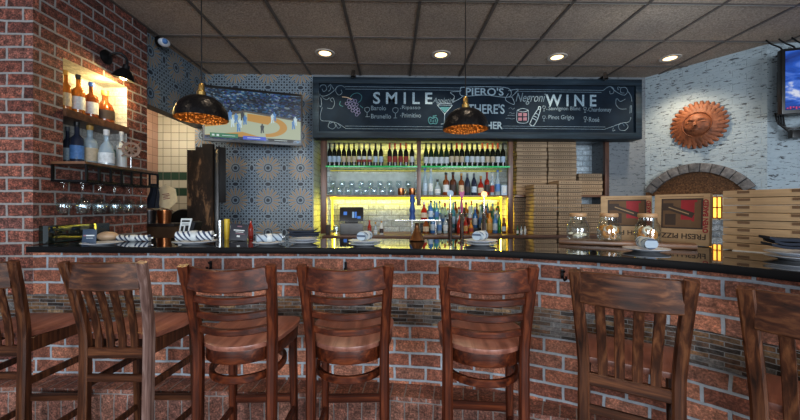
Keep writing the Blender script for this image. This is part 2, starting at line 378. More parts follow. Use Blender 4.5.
# lamp shade skins
t = NT('shade_black'); v = t.n.new('ShaderNodeTexVoronoi'); v.inputs['Scale'].default_value = 62; t.l.new(t.coord(), v.inputs['Vector'])
t.set(color=(.012, .012, .015, 1), rough=.35, metal=.7); t.bump(v.outputs['Distance'], .25, .006); M['shade_black'] = t.m
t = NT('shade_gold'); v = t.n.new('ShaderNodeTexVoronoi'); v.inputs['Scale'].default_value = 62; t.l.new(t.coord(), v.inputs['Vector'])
t.set(color=t.ramp(v.outputs['Distance'], [(.1, (.45, .2, .045, 1)), (.6, (.16, .06, .012, 1))]), rough=.35, metal=.7, emit=(.9, .3, .04, 1), estr=.02); t.bump(v.outputs['Distance'], .7, .01); M['shade_gold'] = t.m  # faint emission paints the bulb's glow into the lining
emitm('bulb_warm', (1, .72, .34, 1), 9); emitm('lens_warm', (1, .70, .32, 1), 3.2); emitm('led_yellow', (1, .76, .03, 1), 1.5); emitm('led_dim', (.7, .6, .04, 1), .45); emitm('pendant_bulb', (1, .6, .25, 1), 1.2); emitm('oven_glow', (1, .5, .08, 1), 2.2)
plain('lens_trim', (.55, .5, .45, 1), .5)
# glass
glassm('clear_glass', (.93, .96, .97, 1), rough=.03); glassm('shelf_glass', (.6, .9, .7, 1), rough=.02)
t = NT('green_edge_glow'); t.set(color=(.02, .4, .12, 1), emit=(.02, .5, .12, 1), estr=.22, rough=.15); M['green_edge_glow'] = t.m  # slight emission stands in for light passing through the glass edge
def bot(name, col, trans=0.0, rough=.08, **k): t = NT(name); t.set(color=col, rough=rough, trans=trans, ior=1.5, **k); M[name] = t.m
bot('wine_dark', (.008, .012, .008, 1)); bot('wine_green', (.012, .03, .014, 1)); bot('whisky', (.62, .22, .035, 1), .55); bot('amber', (.28, .08, .02, 1), .3)
bot('red_liquor', (.42, .03, .015, 1), .3); bot('blue_liquor', (.06, .22, .55, 1), .3); bot('teal_liquor', (.1, .42, .5, 1), .4); glassm('clear_liquor', (.72, .84, .92, 1), .05, body=.35)
bot('green_liquor', (.02, .16, .06, 1), .3); bot('orange_liquor', (.6, .27, .03, 1), .2); bot('frosted', (.62, .66, .68, 1), .1, .35); bot('brown_liquor', (.12, .035, .015, 1), .2); bot('ink_liquor', (.03, .04, .075, 1), .2)
for nm, c in (('label_white', (.55, .6, .63, 1)), ('label_cream', (.5, .43, .32, 1)), ('label_red', (.28, .035, .03, 1)), ('label_dark', (.04, .03, .03, 1)), ('label_blue', (.08, .2, .45, 1)), ('label_pale_blue', (.4, .52, .64, 1)), ('label_gold', (.45, .3, .1, 1))):
    plain(nm, c, .6, var=.2, nscale=50)
for nm, c in (('cap_black', (.012, .012, .014, 1)), ('cap_red', (.3, .02, .018, 1)), ('cap_orange', (.5, .09, .03, 1)), ('cap_gold', (.45, .27, .07, 1)), ('cap_blue', (.05, .15, .5, 1)), ('cap_white', (.6, .6, .6, 1)), ('cap_grey', (.1, .11, .13, 1)), ('cork', (.42, .26, .14, 1)), ('magenta', (.4, .03, .16, 1)), ('mill_blue', (.01, .06, .24, 1)), ('cookie', (.62, .27, .05, 1)), ('cookie_pale', (.75, .66, .5, 1)), ('tan_towel', (.42, .3, .2, 1)), ('yellow_fruit', (.6, .55, .02, 1)), ('red_plastic', (.4, .02, .02, 1)), ('grey_plastic', (.12, .13, .14, 1)), ('yellow_plastic', (.55, .4, .03, 1))):
    plain(nm, c, .4)
# screens
for nm, c, s in (('court_tan', srgb(205, 150, 35), .6), ('court_pale', srgb(190, 200, 170), .6), ('court_edge', srgb(90, 80, 70), .5), ('player_white', srgb(190, 210, 215), .8), ('player_blue', srgb(70, 130, 190), .7), ('player_dark', srgb(40, 50, 60), .4), ('bar_green', srgb(20, 120, 80), .7), ('bar_blue', srgb(50, 80, 200), .8), ('bar_black', srgb(15, 20, 25), .3), ('bar_white', srgb(200, 215, 215), .8), ('icon_blue', srgb(60, 130, 220), .8), ('icon_pale', srgb(150, 190, 230), .7), ('icon_pink', srgb(220, 60, 120), .7)):
    emitm(nm, c, s); M[nm].node_tree.nodes['Principled BSDF'].inputs['Base Color'].default_value = (.02, .02, .02, 1)
t = NT('crowd'); v = t.n.new('ShaderNodeTexVoronoi'); v.inputs['Scale'].default_value = 42; t.l.new(t.scale(t.coord(), (1, 1, 1.8)), v.inputs['Vector'])
n = t.noise(t.scale(t.coord(), (3, 1, 9)), 1, 3); hs = t.ramp(t.xyz(v.outputs['Color'])[0], [(0, srgb(10, 25, 40)), (.4, srgb(35, 75, 110)), (.62, srgb(60, 140, 190)), (.8, srgb(40, 60, 170)), (.93, srgb(170, 200, 215))])
c = t.mix(1, hs, t.ramp(n, [(.35, (.15, .15, .18, 1)), (.65, (1, 1, 1, 1))]), 'MULTIPLY')
t.set(color=(.02, .02, .02, 1), emit=c, estr=.48, rough=.2); M['crowd'] = t.m
t = NT('blue_picture'); n = t.noise(t.scale(t.coord(), (3, 3, 7), rot=(0, .5, 0)), 1, 5, .6, 1.2)
t.set(color=(.02, .02, .02, 1), emit=t.ramp(n, [(.3, srgb(10, 40, 110)), (.47, srgb(30, 90, 190)), (.58, srgb(90, 130, 215)), (.68, srgb(215, 220, 235))]), estr=.85, rough=.2); M['blue_picture'] = t.m
t = NT('stripe_napkin'); P = t.xyz(t.coord()); s = t.math('SINE', t.math('ADD', t.math('MULTIPLY', P[0], 210), t.math('MULTIPLY', P[2], 160)))
t.set(color=t.mix(t.math('GREATER_THAN', s, .25), (.55, .6, .64, 1), (.04, .06, .12, 1)), rough=.8); M['stripe_napkin'] = t.m
t = NT('white_napkin'); P = t.xyz(t.coord()); s = t.math('SINE', t.math('ADD', t.math('MULTIPLY', P[0], 150), t.math('MULTIPLY', P[2], 130)))
t.set(color=t.mix(t.math('GREATER_THAN', s, .72), (.36, .44, .52, 1), (.08, .11, .17, 1)), rough=.85); M['white_napkin'] = t.m
t = NT('tinted_acrylic'); t.set(color=(.006, .011, .009, 1), rough=.04, ior=2.0); M['tinted_acrylic'] = t.m

# ---------- the setting ----------
HC, ZT = 3.03, 1.14
# front edge of the bar top, read off the photograph
FE = [atz(px, py, ZT) for px, py in ((26.5, 246.6), (140, 247.2), (300, 247.8), (400, 248.6), (480, 250.2), (525, 251.9), (600, 255.8), (650, 259), (700, 262.8), (750, 267.4), (800, 272.6), (880, 282.5))]
FE = [Vector((p.x, p.y)) for p in FE]
FE.append(Vector((FE[-1].x+.01, FE[-1].y-.35))); FE.append(Vector((FE[-1].x-.03, FE[-1].y-.4)))
def catmull(P, k=8):
    out = []
    for i in range(len(P)-1):
        p0, p1, p2, p3 = P[max(i-1, 0)], P[i], P[i+1], P[min(i+2, len(P)-1)]
        for j in range(k):
            s = j/k; out.append(.5*((2*p1)+(p2-p0)*s+(2*p0-5*p1+4*p2-p3)*s*s+(3*p1-p0-3*p2+p3)*s**3))
    out.append(P[-1]); return out
EDGE = catmull(FE)
for _ in range(6): EDGE = [EDGE[0]]+[(EDGE[i-1]+EDGE[i]*2+EDGE[i+1])/4 for i in range(1, len(EDGE)-1)]+[EDGE[-1]]
def offset(P, d):     # positive d = away from the guests
    out = []
    for i, p in enumerate(P):
        t = (P[min(i+1, len(P)-1)]-P[max(i-1, 0)]).normalized(); out.append(p+Vector((-t.y, t.x))*(d(p) if callable(d) else d))
    return out
FACE = offset(EDGE, .115)
def sstep(x, a, b): x = min(1, max(0, (x-a)/(b-a))); return x*x*(3-2*x)
def back_d(k=0): return lambda p: .62+.42*sstep(p.x, .2, 1.15)-k if p.y > 1.15 or p.x < 1 else 1.04-k
YF = FACE[0].y; XL = at(33, 200, YF).x
def arclen(P):
    s = [0]
    for a, b in zip(P, P[1:]): s.append(s[-1]+(b-a).length)
    return s
def ribbon(mb, P, z0, z1, vo=0, uo=0):
    s = arclen(P)
    for i in range(len(P)-1):
        a, b = P[i], P[i+1]
        mb.quad([(a.x, a.y, z0), (b.x, b.y, z0), (b.x, b.y, z1), (a.x, a.y, z1)], [(s[i]+uo, z0-vo), (s[i+1]+uo, z0-vo), (s[i+1]+uo, z1-vo), (s[i]+uo, z1-vo)])
def flat(mb, A, B, z, uo=0):
    s = arclen(A)
    for i in range(len(A)-1):
        w0, w1 = (B[i]-A[i]).length, (B[i+1]-A[i+1]).length
        mb.quad([(A[i].x, A[i].y, z), (A[i+1].x, A[i+1].y, z), (B[i+1].x, B[i+1].y, z), (B[i].x, B[i].y, z)], [(s[i]+uo, 0.02), (s[i+1]+uo, 0.02), (s[i+1]+uo, w1+.02), (s[i]+uo, w0+.02)])
def panel(mb, p0, d, u0, u1, z0, z1, holes=(), uo=0, vo=0, n=None):
    """vertical wall: p0 + d*u, cut by holes (u0,u1,z0,z1)"""
    us = sorted({u0, u1, *[h[0] for h in holes], *[h[1] for h in holes]}); zs = sorted({z0, z1, *[h[2] for h in holes], *[h[3] for h in holes]})
    for a, b in zip(us, us[1:]):
        for c, e in zip(zs, zs[1:]):
            if any(h[0] <= a and b <= h[1] and h[2] <= c and e <= h[3] for h in holes): continue
            q = [(p0[0]+d[0]*u, p0[1]+d[1]*u, z) for u, z in ((a, c), (b, c), (b, e), (a, e))]
            mb.quad(q, [(u+uo, z-vo) for u, z in ((a, c), (b, c), (b, e), (a, e))])
BZ0, BZ1 = .675, .828
VO = BZ1-10*.082
# floor and ceiling
m = MB(); m.quad([(-6, -6, 0), (7, -6, 0), (7, 6, 0), (-6, 6, 0)]); struct(m.build('floor', 'floor_tile'))
m = MB(); m.box((.5, 0, HC+.03), (13, 12, .06)); struct(m.build('ceiling', 'ceiling_tile'))
m = MB(); mh = MB()
GX = [.223+.617*k for k in range(-6, 9)]; GY = [3.405+.617*k for k in range(-14, 3)]
for x in GX: m.box((x, -.6, HC-.004), (.024, 10, .008))
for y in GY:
    m.box((.4, y-.008, HC-.004), (9.5, .012, .0085)); mh.box((.4, y+.004, HC-.004), (9.5, .011, .0075))  # paler strip beside each cross bar paints its highlight
struct(m.build('trim_1', 'grid_metal')); struct(mh.build('trim_highlight', 'grid_highlight'))
# wall_left: brick pillar with the bottle niche, patterned header beyond it, brick face running on to the left
def onleft(px, py): d = ray(px, py); s = XL/d.x; return Vector((XL, d.y*s, CZ+d.z*s))
Y1 = onleft(147, 100).y; N0, N1 = onleft(63, 100).y, onleft(127, 100).y; YB = 4.38
NZ0, NZ1 = 1.68, 2.40; ND = .2
m = MB()
panel(m, (XL, 0), (0, 1), YF, Y1, 0, HC, [(N0, N1, NZ0, NZ1)], uo=.4, vo=VO)
panel(m, (-5, YF), (1, 0), 0, XL+5, 0, HC, uo=.11, vo=VO)
panel(m, (XL-.5, Y1), (1, 0), 0, .5, 0, HC, vo=VO)
panel(m, (XL-.5, YF), (0, 1), 0.02, Y1-YF, 0, HC, vo=VO)
struct(m.build('wall_left', 'red_brick', recalc=False))
m = MB()
panel(m, (XL-ND, 0), (0, 1), N0, N1, NZ0, NZ1, vo=0)
panel(m, (XL-ND, N1), (1, 0), 0, ND, NZ0, NZ1); panel(m, (XL-ND, N0), (1, 0), 0, ND, NZ0, NZ1)
m.quad([(XL-ND, N0, NZ1), (XL, N0, NZ1), (XL, N1, NZ1), (XL-ND, N1, NZ1)], [(0, 0), (.2, 0), (.2, .6), (0, .6)])
m.quad([(XL-ND, N0, NZ0), (XL, N0, NZ0), (XL, N1, NZ0), (XL-ND, N1, NZ0)], [(0, 0), (.2, 0), (.2, .6), (0, .6)])
struct(m.build('trim_3', 'niche_white', recalc=False))
ZH = onleft(147, 101).z; XH = XL-.055
m = MB()
panel(m, (XH, 0), (0, 1), Y1, YB, ZH, HC, uo=.0, vo=-.13)
panel(m, (XH-.12, 0), (0, 1), Y1, YB, ZH, HC)
m.quad([(XH-.12, Y1, ZH), (XH, Y1, ZH), (XH, YB, ZH), (XH-.12, YB, ZH)])
struct(m.build('wall_left_header', 'mosaic_paper', recalc=False))
m = MB()
PXM = .01251
XA = at(313.5, 150, YB).x; XR = at(609, 160, YB).x; P1 = Vector((3.19, 4.43)); P2 = Vector((3.80, 3.46))
uo0 = .2-at(268, 168, YB).x
panel(m, (0, YB), (1, 0), XH-.12, XA, 0, HC, uo=uo0, vo=at(268, 168, YB).z-.2)
struct(m.build('wall_back', 'mosaic_paper', recalc=False))
m = MB()
panel(m, (0, YB), (1, 0), XR, P1.x+.05, 0, HC); panel(m, (XR, YB), (0, 1), 0, .4, 0, HC)
panel(m, (0, YB), (1, 0), XA, XR, 2.25, HC)
struct(m.build('wall_back_right', 'grey_plaster', recalc=False))
YR = 4.76
m = MB(); panel(m, (0, YR), (1, 0), XA, XR, 0, 2.3); panel(m, (XA, YB), (0, 1), 0, YR-YB, 0, 2.3)
m.quad([(XA, YB, 2.25), (XR, YB, 2.25), (XR, YR, 2.25), (XA, YR, 2.25)], [(0, 0), (3, 0), (3, .4), (0, .4)])
struct(m.build('wall_bar_recess', 'white_brick', recalc=False))
# kitchen seen through the opening at the left
XK = at(158, 200, 4.95).x
m = MB(); panel(m, (0, 4.95), (1, 0), XK, XL+.2, 0, HC); struct(m.build('wall_kitchen', 'kitchen_tile', recalc=False))
m = MB(); panel(m, (XK, 0), (0, 1), Y1-.1, 4.95, 0, HC); struct(m.build('wall_kitchen_side', 'pink_reflection_tile', recalc=False))
# right: slanted painted wall of the oven, then the wall of the second television
WD = (P2-P1).normalized(); WROT = math.atan2(WD.y, WD.x)
m = MB(); panel(m, P1, WD, 0, (P2-P1).length, 0, HC); struct(m.build('wall_oven', 'painted_brick', recalc=False))
RD = Vector((.963, -.27)).normalized(); RROT = math.atan2(RD.y, RD.x)
m = MB(); panel(m, P2, RD, 0, 3, 0, HC, uo=.3); struct(m.build('wall_right', 'painted_brick', recalc=False))
def onplane(px, py, P, D):
    d = ray(px, py); n = Vector((-D.y, D.x)); s = (P.x*n.x+P.y*n.y)/(d.x*n.x+d.y*n.y); q = Vector((0, 0, CZ))+d*s
    return (Vector((q.x, q.y))-P).dot(D), q.z, q

# ---------- the bar ----------
bar = thing('brick_bar', 'long curved red brick bar front with a mosaic tile band and brick foot ledge', 'bar', (0, 0, 0))
i0 = 0
FACEX = [Vector((XL, YF))]+FACE
m = MB(); ribbon(m, FACEX, BZ1-.006, ZT-.035, VO); ribbon(m, FACEX, 0, BZ0+.006, BZ0-10*.082, .07); m.build('brick_face', 'bar_brick', bar, recalc=False)
BANDP = [Vector((-5, YF))]+FACE
s = offset(BANDP, -.006)
m = MB(); ribbon(m, s, BZ0, BZ1, BZ0-.0218*20); flat(m, s, BANDP, BZ1); flat(m, s, BANDP, BZ0); m.build('mosaic_band', 'mosaic', bar, recalc=False)
lo = offset(BANDP, lambda p: -.15+.1*sstep(p.x, .7, 1.3))
m = MB(); flat(m, lo, BANDP, .32); ribbon(m, lo, .0, .32, -.3); m.build('foot_ledge', 'ledge_brick', bar, recalc=False)
m = MB(); ribbon(m, offset(EDGE, back_d(.06)), 0, ZT-.036, VO); m.build('service_side', 'bar_brick', bar, recalc=False)
# counter top with rounded nose, swept along the edge
top = MB()
prof = [(back_d(), ZT-.034), (.012, ZT-.034), (.004, ZT-.032), (0, ZT-.027), (0, ZT-.004), (.0012, ZT-.001), (.004, ZT), (back_d(), ZT)]
rows = [offset(EDGE, d) for d, z in prof]
E0 = (EDGE[0]-EDGE[1]).normalized()
vs, fs = [], []; n = len(EDGE)
for r_, (d, z) in zip(rows, prof):
    for p in r_: vs.append((p.x, p.y, z))
k = len(prof)
for a in range(k):
    b = (a+1) % k
    for i in range(n-1): fs.append([a*n+i, a*n+i+1, b*n+i+1, b*n+i])
fs.append([a*n for a in range(k)]); fs.append([a*n+n-1 for a in range(k)][::-1])
edge_b = MB(); er = [offset(EDGE, d) for d, z in ((.02, 0), (-.002, 0), (-.003, 0), (-.003, 0), (-.0015, 0), (.0015, 0))]; ez = [ZT-.0348, ZT-.0348, ZT-.031, ZT-.004, ZT-.0003, ZT+.0008]
ev = [(p.x, p.y, ez[i]) for i, r_ in enumerate(er) for p in r_]; edge_b.add(ev, [[a*n+i, a*n+i+1, (a+1)*n+i+1, (a+1)*n+i] for a in range(5) for i in range(n-1)]+[[a*n for a in range(6)], [a*n+n-1 for a in range(6)][::-1]])
top.add(vs, fs)
ct = top.build('counter_top', 'granite', angle=4); tag(ct, 'glossy black granite bar top curving toward the guests on the right', 'counter'); edge_b.build('front_edge', 'granite_edge', ct)
def hook(px):
    p = min(FACE, key=lambda q: abs(400+F*((q.x*RX+q.y*RY)/(-q.x*RY+q.y*RX))-px)); 
    m = MB(); m.box((0, -.004, 0), (.014, .008, .05), .002); m.tube([(0, -.008, -.015), (0, -.03, -.03), (0, -.045, -.022), (0, -.048, -.005)], .005); m.tube([(0, -.008, .012), (0, -.025, .012), (0, -.03, .02)], .004)
    return m.build('purse_hook', 'black_metal', None, (p.x, p.y, 1.02))
for px, l in ((203, 'small black purse hook on the brick bar front behind third stool from left'), (349, 'small black purse hook on the brick bar front behind fourth stool from left'), (562, 'small black purse hook on the brick bar front left of sixth stool from left')):
    tag(hook(px), l, 'hook', 'purse hooks under the bar top')
woodm('pale_post_wood', (.06, .03, .025, 1), (.16, .10, .085, 1), (.34, .26, .24, 1), rough=.35, sc=(40, 36, 2.5))  # paler wood tone for one stool's right post
# ---------- bar stools ----------
def smooth(P, k=6):
    P = [Vector(p) for p in P]; return catmull(P, k)
POST = smooth([(0, .07, 0), (0, .08, .4), (0, .088, .7), (0, .082, .82), (0, .045, .98), (0, 0, 1.13)], 5)
PW = [.178, .024]
def postx(z): return PW[0] if z < .74 else PW[0]+PW[1]*((z-.74)/.39)**1.2
def posty(z):
    for a, b in zip(POST, POST[1:]):
        if a.z <= z <= b.z: return a.y+(b.y-a.y)*(z-a.z)/(b.z-a.z)
    return 0
def posts(t, mat):
    for s in (-1, 1):
        m = MB(); m.sweep([(s*postx(p.z), p.y, p.z) for p in POST], .046, [.046 if p.z < .8 else .046-.014*(p.z-.8)/.33 for p in POST], (1, 0, 0)); m.build('back_post', mat, t)
def front_legs(t, mat):
    for s in (-1, 1):
        m = MB(); m.sweep([(s*.185, .475, 0), (s*.175, .45, .75)], [.036, .044], [.036, .044]); m.build('leg', mat, t)
def rail(z, h, th, bow, mat, t, name, dip=0, arch=0):
    pts = []
    for i in range(13):
        u = -1+i/6; x = u*(postx(z)-.019); f = max(0, 1-(abs(u)/.97)**2); y = posty(z)-bow*f; pts.append((x, y, z-dip*f))
    m = MB(); m.sweep(pts, [h*(1+arch*(1-((-1+i/6)**2))) for i in range(13)], th, (0, 0, 1)); return m.build(name, mat+'_rail', t)
def bar(p, q, w, h, mat, t, name='stretcher'):
    m = MB(); m.sweep([p, q], h, w, (0, 0, 1)); return m.build(name, mat+('_rail' if abs(p[0]-q[0]) > .1 else ''), t)
def ladder_stool(loc, rz, label):
    PW[:] = [.178, .024]; t = thing('bar_stool', label, 'stool', loc, rz); W = 'chair_wood'; t.scale = (.9, .9, 1)
    posts(t, W); front_legs(t, W)
    rail(1.076, .10, .024, .05, W, t, 'top_rail', .008, arch=-.06)
    for z in (.985, .915, .846): rail(z, .03, .022, .048, W, t, 'back_slat', .006)
    out = []
    for i in range(25):
        a = PI+PI*i/24; out.append((.205*math.cos(a), .235+.215*math.sin(a)))
    out += [(.222, .33), (.226, .42), (.21, .48), (.17, .5), (0, .507), (-.17, .5), (-.21, .48), (-.226, .42), (-.222, .33)]
    m = MB(); m.prism(out, .76, .782, bevel=.006); m.build('seat', 'seat_wood', t)
    m = MB(); m.prism([(x*.955, .255+(y-.255)*.955) for x, y in out], .70, .7595, bevel=.004); m.build('apron', W+'_rail', t)
    hp = [(.178*math.cos(a), .26+.2*math.sin(a), .625) for a in [2*PI*i/32 for i in range(33)]]
    m = MB(); m.sweep(hp, .034, .022, (0, 0, 1), cap=False); m.build('hoop_stretcher', W+'_rail', t)
    bar((-.18, .466, .35), (.18, .466, .35), .022, .044, W, t, 'foot_rest')
    for s in (-1, 1): bar((s*.176, .075, .3), (s*.182, .466, .3), .02, .034, W, t)
    bar((-.17, .075, .30), (.17, .075, .30), .02, .03, W, t)
    return t
def slat_stool(loc, rz, label, mat='chair_wood_dark', pale=False):
    PW[:] = [.165, .03]; t = thing('bar_stool', label, 'stool', loc, rz); W = mat; t.scale = (.9, .9, 1)
    posts(t, W); front_legs(t, W)
    if pale: [o for o in t.children if o.name.startswith('back_post')][-1].data.materials[0] = M['pale_post_wood']
    rail(1.067, .12, .026, .03, W, t, 'top_rail', .0, arch=.05)
    for u in (-.6, -.2, .2, .6):
        pts = []
        for z in (.70, .77, .85, .94, 1.02):
            f = 1-u*u; pts.append((u*postx(z)*.93, posty(z)-.018*f*((z-.70)/.3), z))
        m = MB(); m.sweep(pts, .037, .013, (1, 0, 0)); m.build('back_slat', W, t)
    rail(.70, .05, .026, .0, W, t, 'lower_back_rail')
    m = MB(); m.prism([(-.165, .114), (.165, .114), (.21, .3), (.212, .47), (.19, .5), (-.19, .5), (-.212, .47), (-.21, .3)], .752, .776, bevel=.006); m.build('seat', 'seat_wood', t)
    bar((-.165, .46, .717), (.165, .46, .717), .02, .068, W, t, 'apron')
    for s in (-1, 1): bar((s*.166, .09, .717), (s*.178, .45, .717), .02, .068, W, t, 'apron')
    bar((-.155, .08, .585), (.155, .08, .585), .02, .034, W, t)
    bar((-.18, .468, .31), (.18, .468, .31), .022, .036, W, t, 'foot_rest')
    for s in (-1, 1):
        bar((s*.166, .08, .545), (s*.18, .46, .545), .02, .034, W, t); bar((s*.166, .075, .26), (s*.182, .468, .26), .02, .034, W, t)
    bar((-.16, .075, .22), (.16, .075, .22), .02, .03, W, t)
    return t
def seat_at(px, py, zt=1.13): p = atz(px, py, zt); return (p.x, p.y, 0)
ST = []
ST.append(slat_stool(seat_at(-27, 261.5), 0, 'dark slat-back bar stool cut off by the left edge of the photo'))
slat_stool(seat_at(102.5, 262.3), math.radians(-2), 'slat-back bar stool with a paler right post, second from left', 'chair_wood_dark', True)
ladder_stool(seat_at(227, 265.5), 0, 'ladder-back bar stool with rounded seat, leftmost of the three ladder-back ones')
ladder_stool(seat_at(345.5, 265.5), 0, 'ladder-back bar stool with rounded seat, middle of the three ladder-back ones')
ST.append(ladder_stool(seat_at(488, 266.5), math.radians(-7), 'ladder-back bar stool turned slightly right, rightmost of the three ladder-back ones'))
ST.append(slat_stool(seat_at(629, 275), math.radians(-33), 'slat-back bar stool turned to face the curved bar, right of the ladder-back stools'))
ST.append(slat_stool(seat_at(843, 299), math.radians(-50), 'slat-back bar stool cut off by the right edge of the photo'))
for o, k in zip(ST, (.84, .80, .78, .70)): o.scale = (.9, k, 1)
ST[3].location.x -= .012

# ---------- back bar: counter, shelving, light strips ----------
ZB = 1.05; YF2 = 4.08
bc = thing('back_counter', 'back bar counter with wood edge below the bottle shelves', 'counter', (0, YF2, 0))
x0, x1 = at(322, 235, YF2).x, at(606, 235, YF2).x
m = MB(); m.box(((x0+x1)/2, .33, ZB-.02), (x1-x0, .66, .04), .006); m.build('worktop', 'shelf_wood', bc)
m = MB(); m.box(((x0+x1)/2, .36, (ZB-.04)/2), (x1-x0-.05, .6, ZB-.04)); m.build('cabinet_body', 'black_plastic', bc)
YS0, YS1 = 4.36, 4.74
def sx(px, Y=4.42): return at(px, 200, Y).x
def sz(py, Y=4.42): return at(400, py, Y).z
sh = thing('bottle_shelving', 'wood-post bottle shelving with glass shelves and yellow strip lights behind the bar', 'shelf', (0, YS0, 0))
Z1, Z2 = sz(166.2), sz(195.2)
for px, w in ((323.5, .075), (419, .05), (511, .06), (607.5, .05)):
    m = MB(); zb = 1.4 if px == 419 else ZB+.001; m.box((sx(px, YS0), .03, (zb+2.249)/2), (w, .05, 2.249-zb), .004); m.build('post', 'post_wood', sh)
a, b_, c_, d_ = sx(326.5), sx(417), sx(421), sx(508.5)
for (p, q) in ((a, b_), (c_, d_)):
    for z in (Z1, Z2):
        m = MB(); m.box(((p+q)/2, .19, z-.009), (q-p, .36, .018), .002); f = m.build('shelf', 'shelf_glass' if z == Z1 else 'shelf_wood', sh)
        if z == Z1:
            m = MB(); m.box(((p+q)/2, .006, z-.011), (q-p, .012, .02), .002); m.build('glowing_edge', 'green_edge_glow', f)
    m = MB(); m.box(((p+q)/2, .335, Z2-.028), (q-p, .02, .03)); m.build('light_strip', 'led_yellow', sh)
    m = MB(); m.box(((p+q)/2, .335, Z1-.03), (q-p, .02, .008)); m.build('light_strip', 'led_dim', sh)
    m = MB(); m.box(((p+q)/2, .02, 2.243-.012), (q-p, .02, .016)); m.build('light_strip', 'led_yellow', sh)
for px in (328.5, 508.0):
    m = MB(); m.box((sx(px), .35, (ZB+Z2)/2), (.014, .014, Z2-ZB-.06)); m.build('light_strip', 'led_yellow', sh)
p, q = sx(513.5), sx(606)
m = MB(); m.box(((p+q)/2, .19, Z2-.012), (q-p, .36, .024), .002); m.build('shelf', 'shelf_wood', sh)
zr = ZB+.125
m = MB(); m.box(((c_+d_)/2-.05, .32, ZB+.06), (d_-c_-.12, .09, .12), .003); m.box(((c_+d_)/2-.05, .215, ZB+.03), (d_-c_-.12, .1, .06), .003); m.build('bottle_riser', 'black_plastic', sh)
# mirror panel behind the two middle bays
for (p, q) in ((a, b_), (c_, d_-.08)):
    m = MB(); m.box(((p+q)/2, .385, (Z1+Z2)/2-.02), (q-p-.02, .006, Z1-Z2-.06)); m.build('pale_back_panel', 'cream_card', sh)

PROF = dict(
    wine=[(0, 0), (.036, 0), (.0375, .006), (.0375, .175), (.034, .195), (.02, .215), (.0145, .23), (.0135, .285), (.0155, .287), (.0155, .295), (0, .296)],
    slope=[(0, 0), (.038, 0), (.0395, .006), (.0395, .15), (.035, .18), (.02, .22), (.0145, .245), (.0145, .29), (0, .292)],
    liquor=[(0, 0), (.037, 0), (.039, .006), (.039, .16), (.036, .18), (.017, .2), (.0145, .21), (.0145, .26), (.017, .262), (.017, .285), (0, .286)],
    squat=[(0, 0), (.05, 0), (.053, .01), (.052, .09), (.04, .125), (.018, .15), (.016, .16), (.016, .19), (.02, .192), (.02, .22), (0, .222)],
    tall=[(0, 0), (.034, 0), (.036, .006), (.034, .2), (.02, .235), (.014, .25), (.014, .315), (.016, .317), (.016, .335), (0, .336)],
    small=[(0, 0), (.026, 0), (.028, .005), (.028, .1), (.02, .125), (.012, .14), (.012, .17), (.0135, .171), (.0135, .19), (0, .191)])
LAB = dict(wine=(.05, .125), slope=(.035, .115), liquor=(.04, .13), squat=(.025, .085), tall=(.05, .15), small=(.025, .085))
CAP = dict(wine=.225, slope=.235, liquor=.255, squat=.188, tall=.312, small=.168)
MESH = {}
def interp(prof, z):
    for (r0, z0), (r1, z1) in zip(prof, prof[1:]):
        if z0 <= z <= z1 and z1 > z0: return r0+(r1-r0)*(z-z0)/(z1-z0)
    return 0
def part(key, name, fn, mat, parent):
    """a part whose mesh data is shared between copies"""
    if key not in MESH:
        m = MB(); fn(m); o = m.build(name, mat); MESH[key] = o.data
        if parent: o.parent = parent
        return o
    o = bpy.data.objects.new(name, MESH[key]); C.objects.link(o)
    if parent: o.parent = parent
    return o
def bottle(kind, glass, label, cap, loc, text_, group=None, name='bottle', s=1.0, sxy=1.0, cat='bottle', lab=None, rz=None):
    P = PROF[kind]; zc = CAP[kind]
    o = part((kind, glass), name, lambda m: m.lathe(P, seg=18), glass, None)
    o.location = (loc[0], loc[1], loc[2]+.0008); o.scale = (s*sxy, s*sxy, s); o.name = name
    face = math.atan2(loc[1], loc[0])-PI/2 if rz is None else rz
    o.rotation_euler = (0, 0, face)
    if label:
        a, b = lab or LAB[kind]; r = interp(P, (a+b)/2)+.0009
        part((kind, label, a, b), 'label', lambda m: m.lathe([(r, a), (r, b)], seg=14, a0=PI*1.08, a1=PI*1.92), label, o)
    if cap:
        top = P[-1][1]; rr = [(q[0]+.0008, q[1]) for q in P if q[1] >= zc-.002 and q[0] > 0]
        part((kind, cap), 'cap', lambda m: m.lathe([(interp(P, zc)+.001, zc)]+[q for q in rr if q[1] > zc]+[(P[-2][0]+.001, top+.001), (0, top+.0015)], seg=14), cap, o)
    return tag(o, text_, cat, group)
CN = dict(label_white='white', label_cream='cream', label_red='dark red', label_dark='black', label_blue='blue', label_pale_blue='pale blue', label_gold='gold')
KN = dict(cap_black='black', cap_red='red', cap_orange='orange-red', cap_gold='gold', cap_blue='blue', cap_white='white', cap_grey='grey', cork='cork')
YW = 4.43
LB = [329.8, 334.4, 339, 344, 349, 354, 359, 364.2, 369.6, 375.5, 381, 389.7, 395, 400.6, 406, 412]
LL = ['label_pale_blue']*3+['label_cream']*3+['label_white']*3+['label_pale_blue']*2+['label_red']*4+['label_white']
LC = ['cap_black']*6+['cap_grey']*3+['cap_black']*2+['cap_red']*4+['cap_black']
for i, px in enumerate(LB):
    o = bottle('wine', 'wine_dark', LL[i], LC[i], (sx(px, YW), YW, Z1), f'{KN[LC[i]]}-capped wine bottle with {CN[LL[i]]} label, {ordinal(i, 16)} on the upper left shelf', 'wine bottles on the upper left shelf', 'wine_bottle', .98, .76)
    if i in (6, 7, 8):
        part(('wine', 'label_red', .05, .08), 'lower_label', lambda m: m.lathe([(.0392, .05), (.0392, .082)], seg=14, a0=PI*1.08, a1=PI*1.92), 'label_red', o)
RB = [426+i*5.12 for i in range(16)]
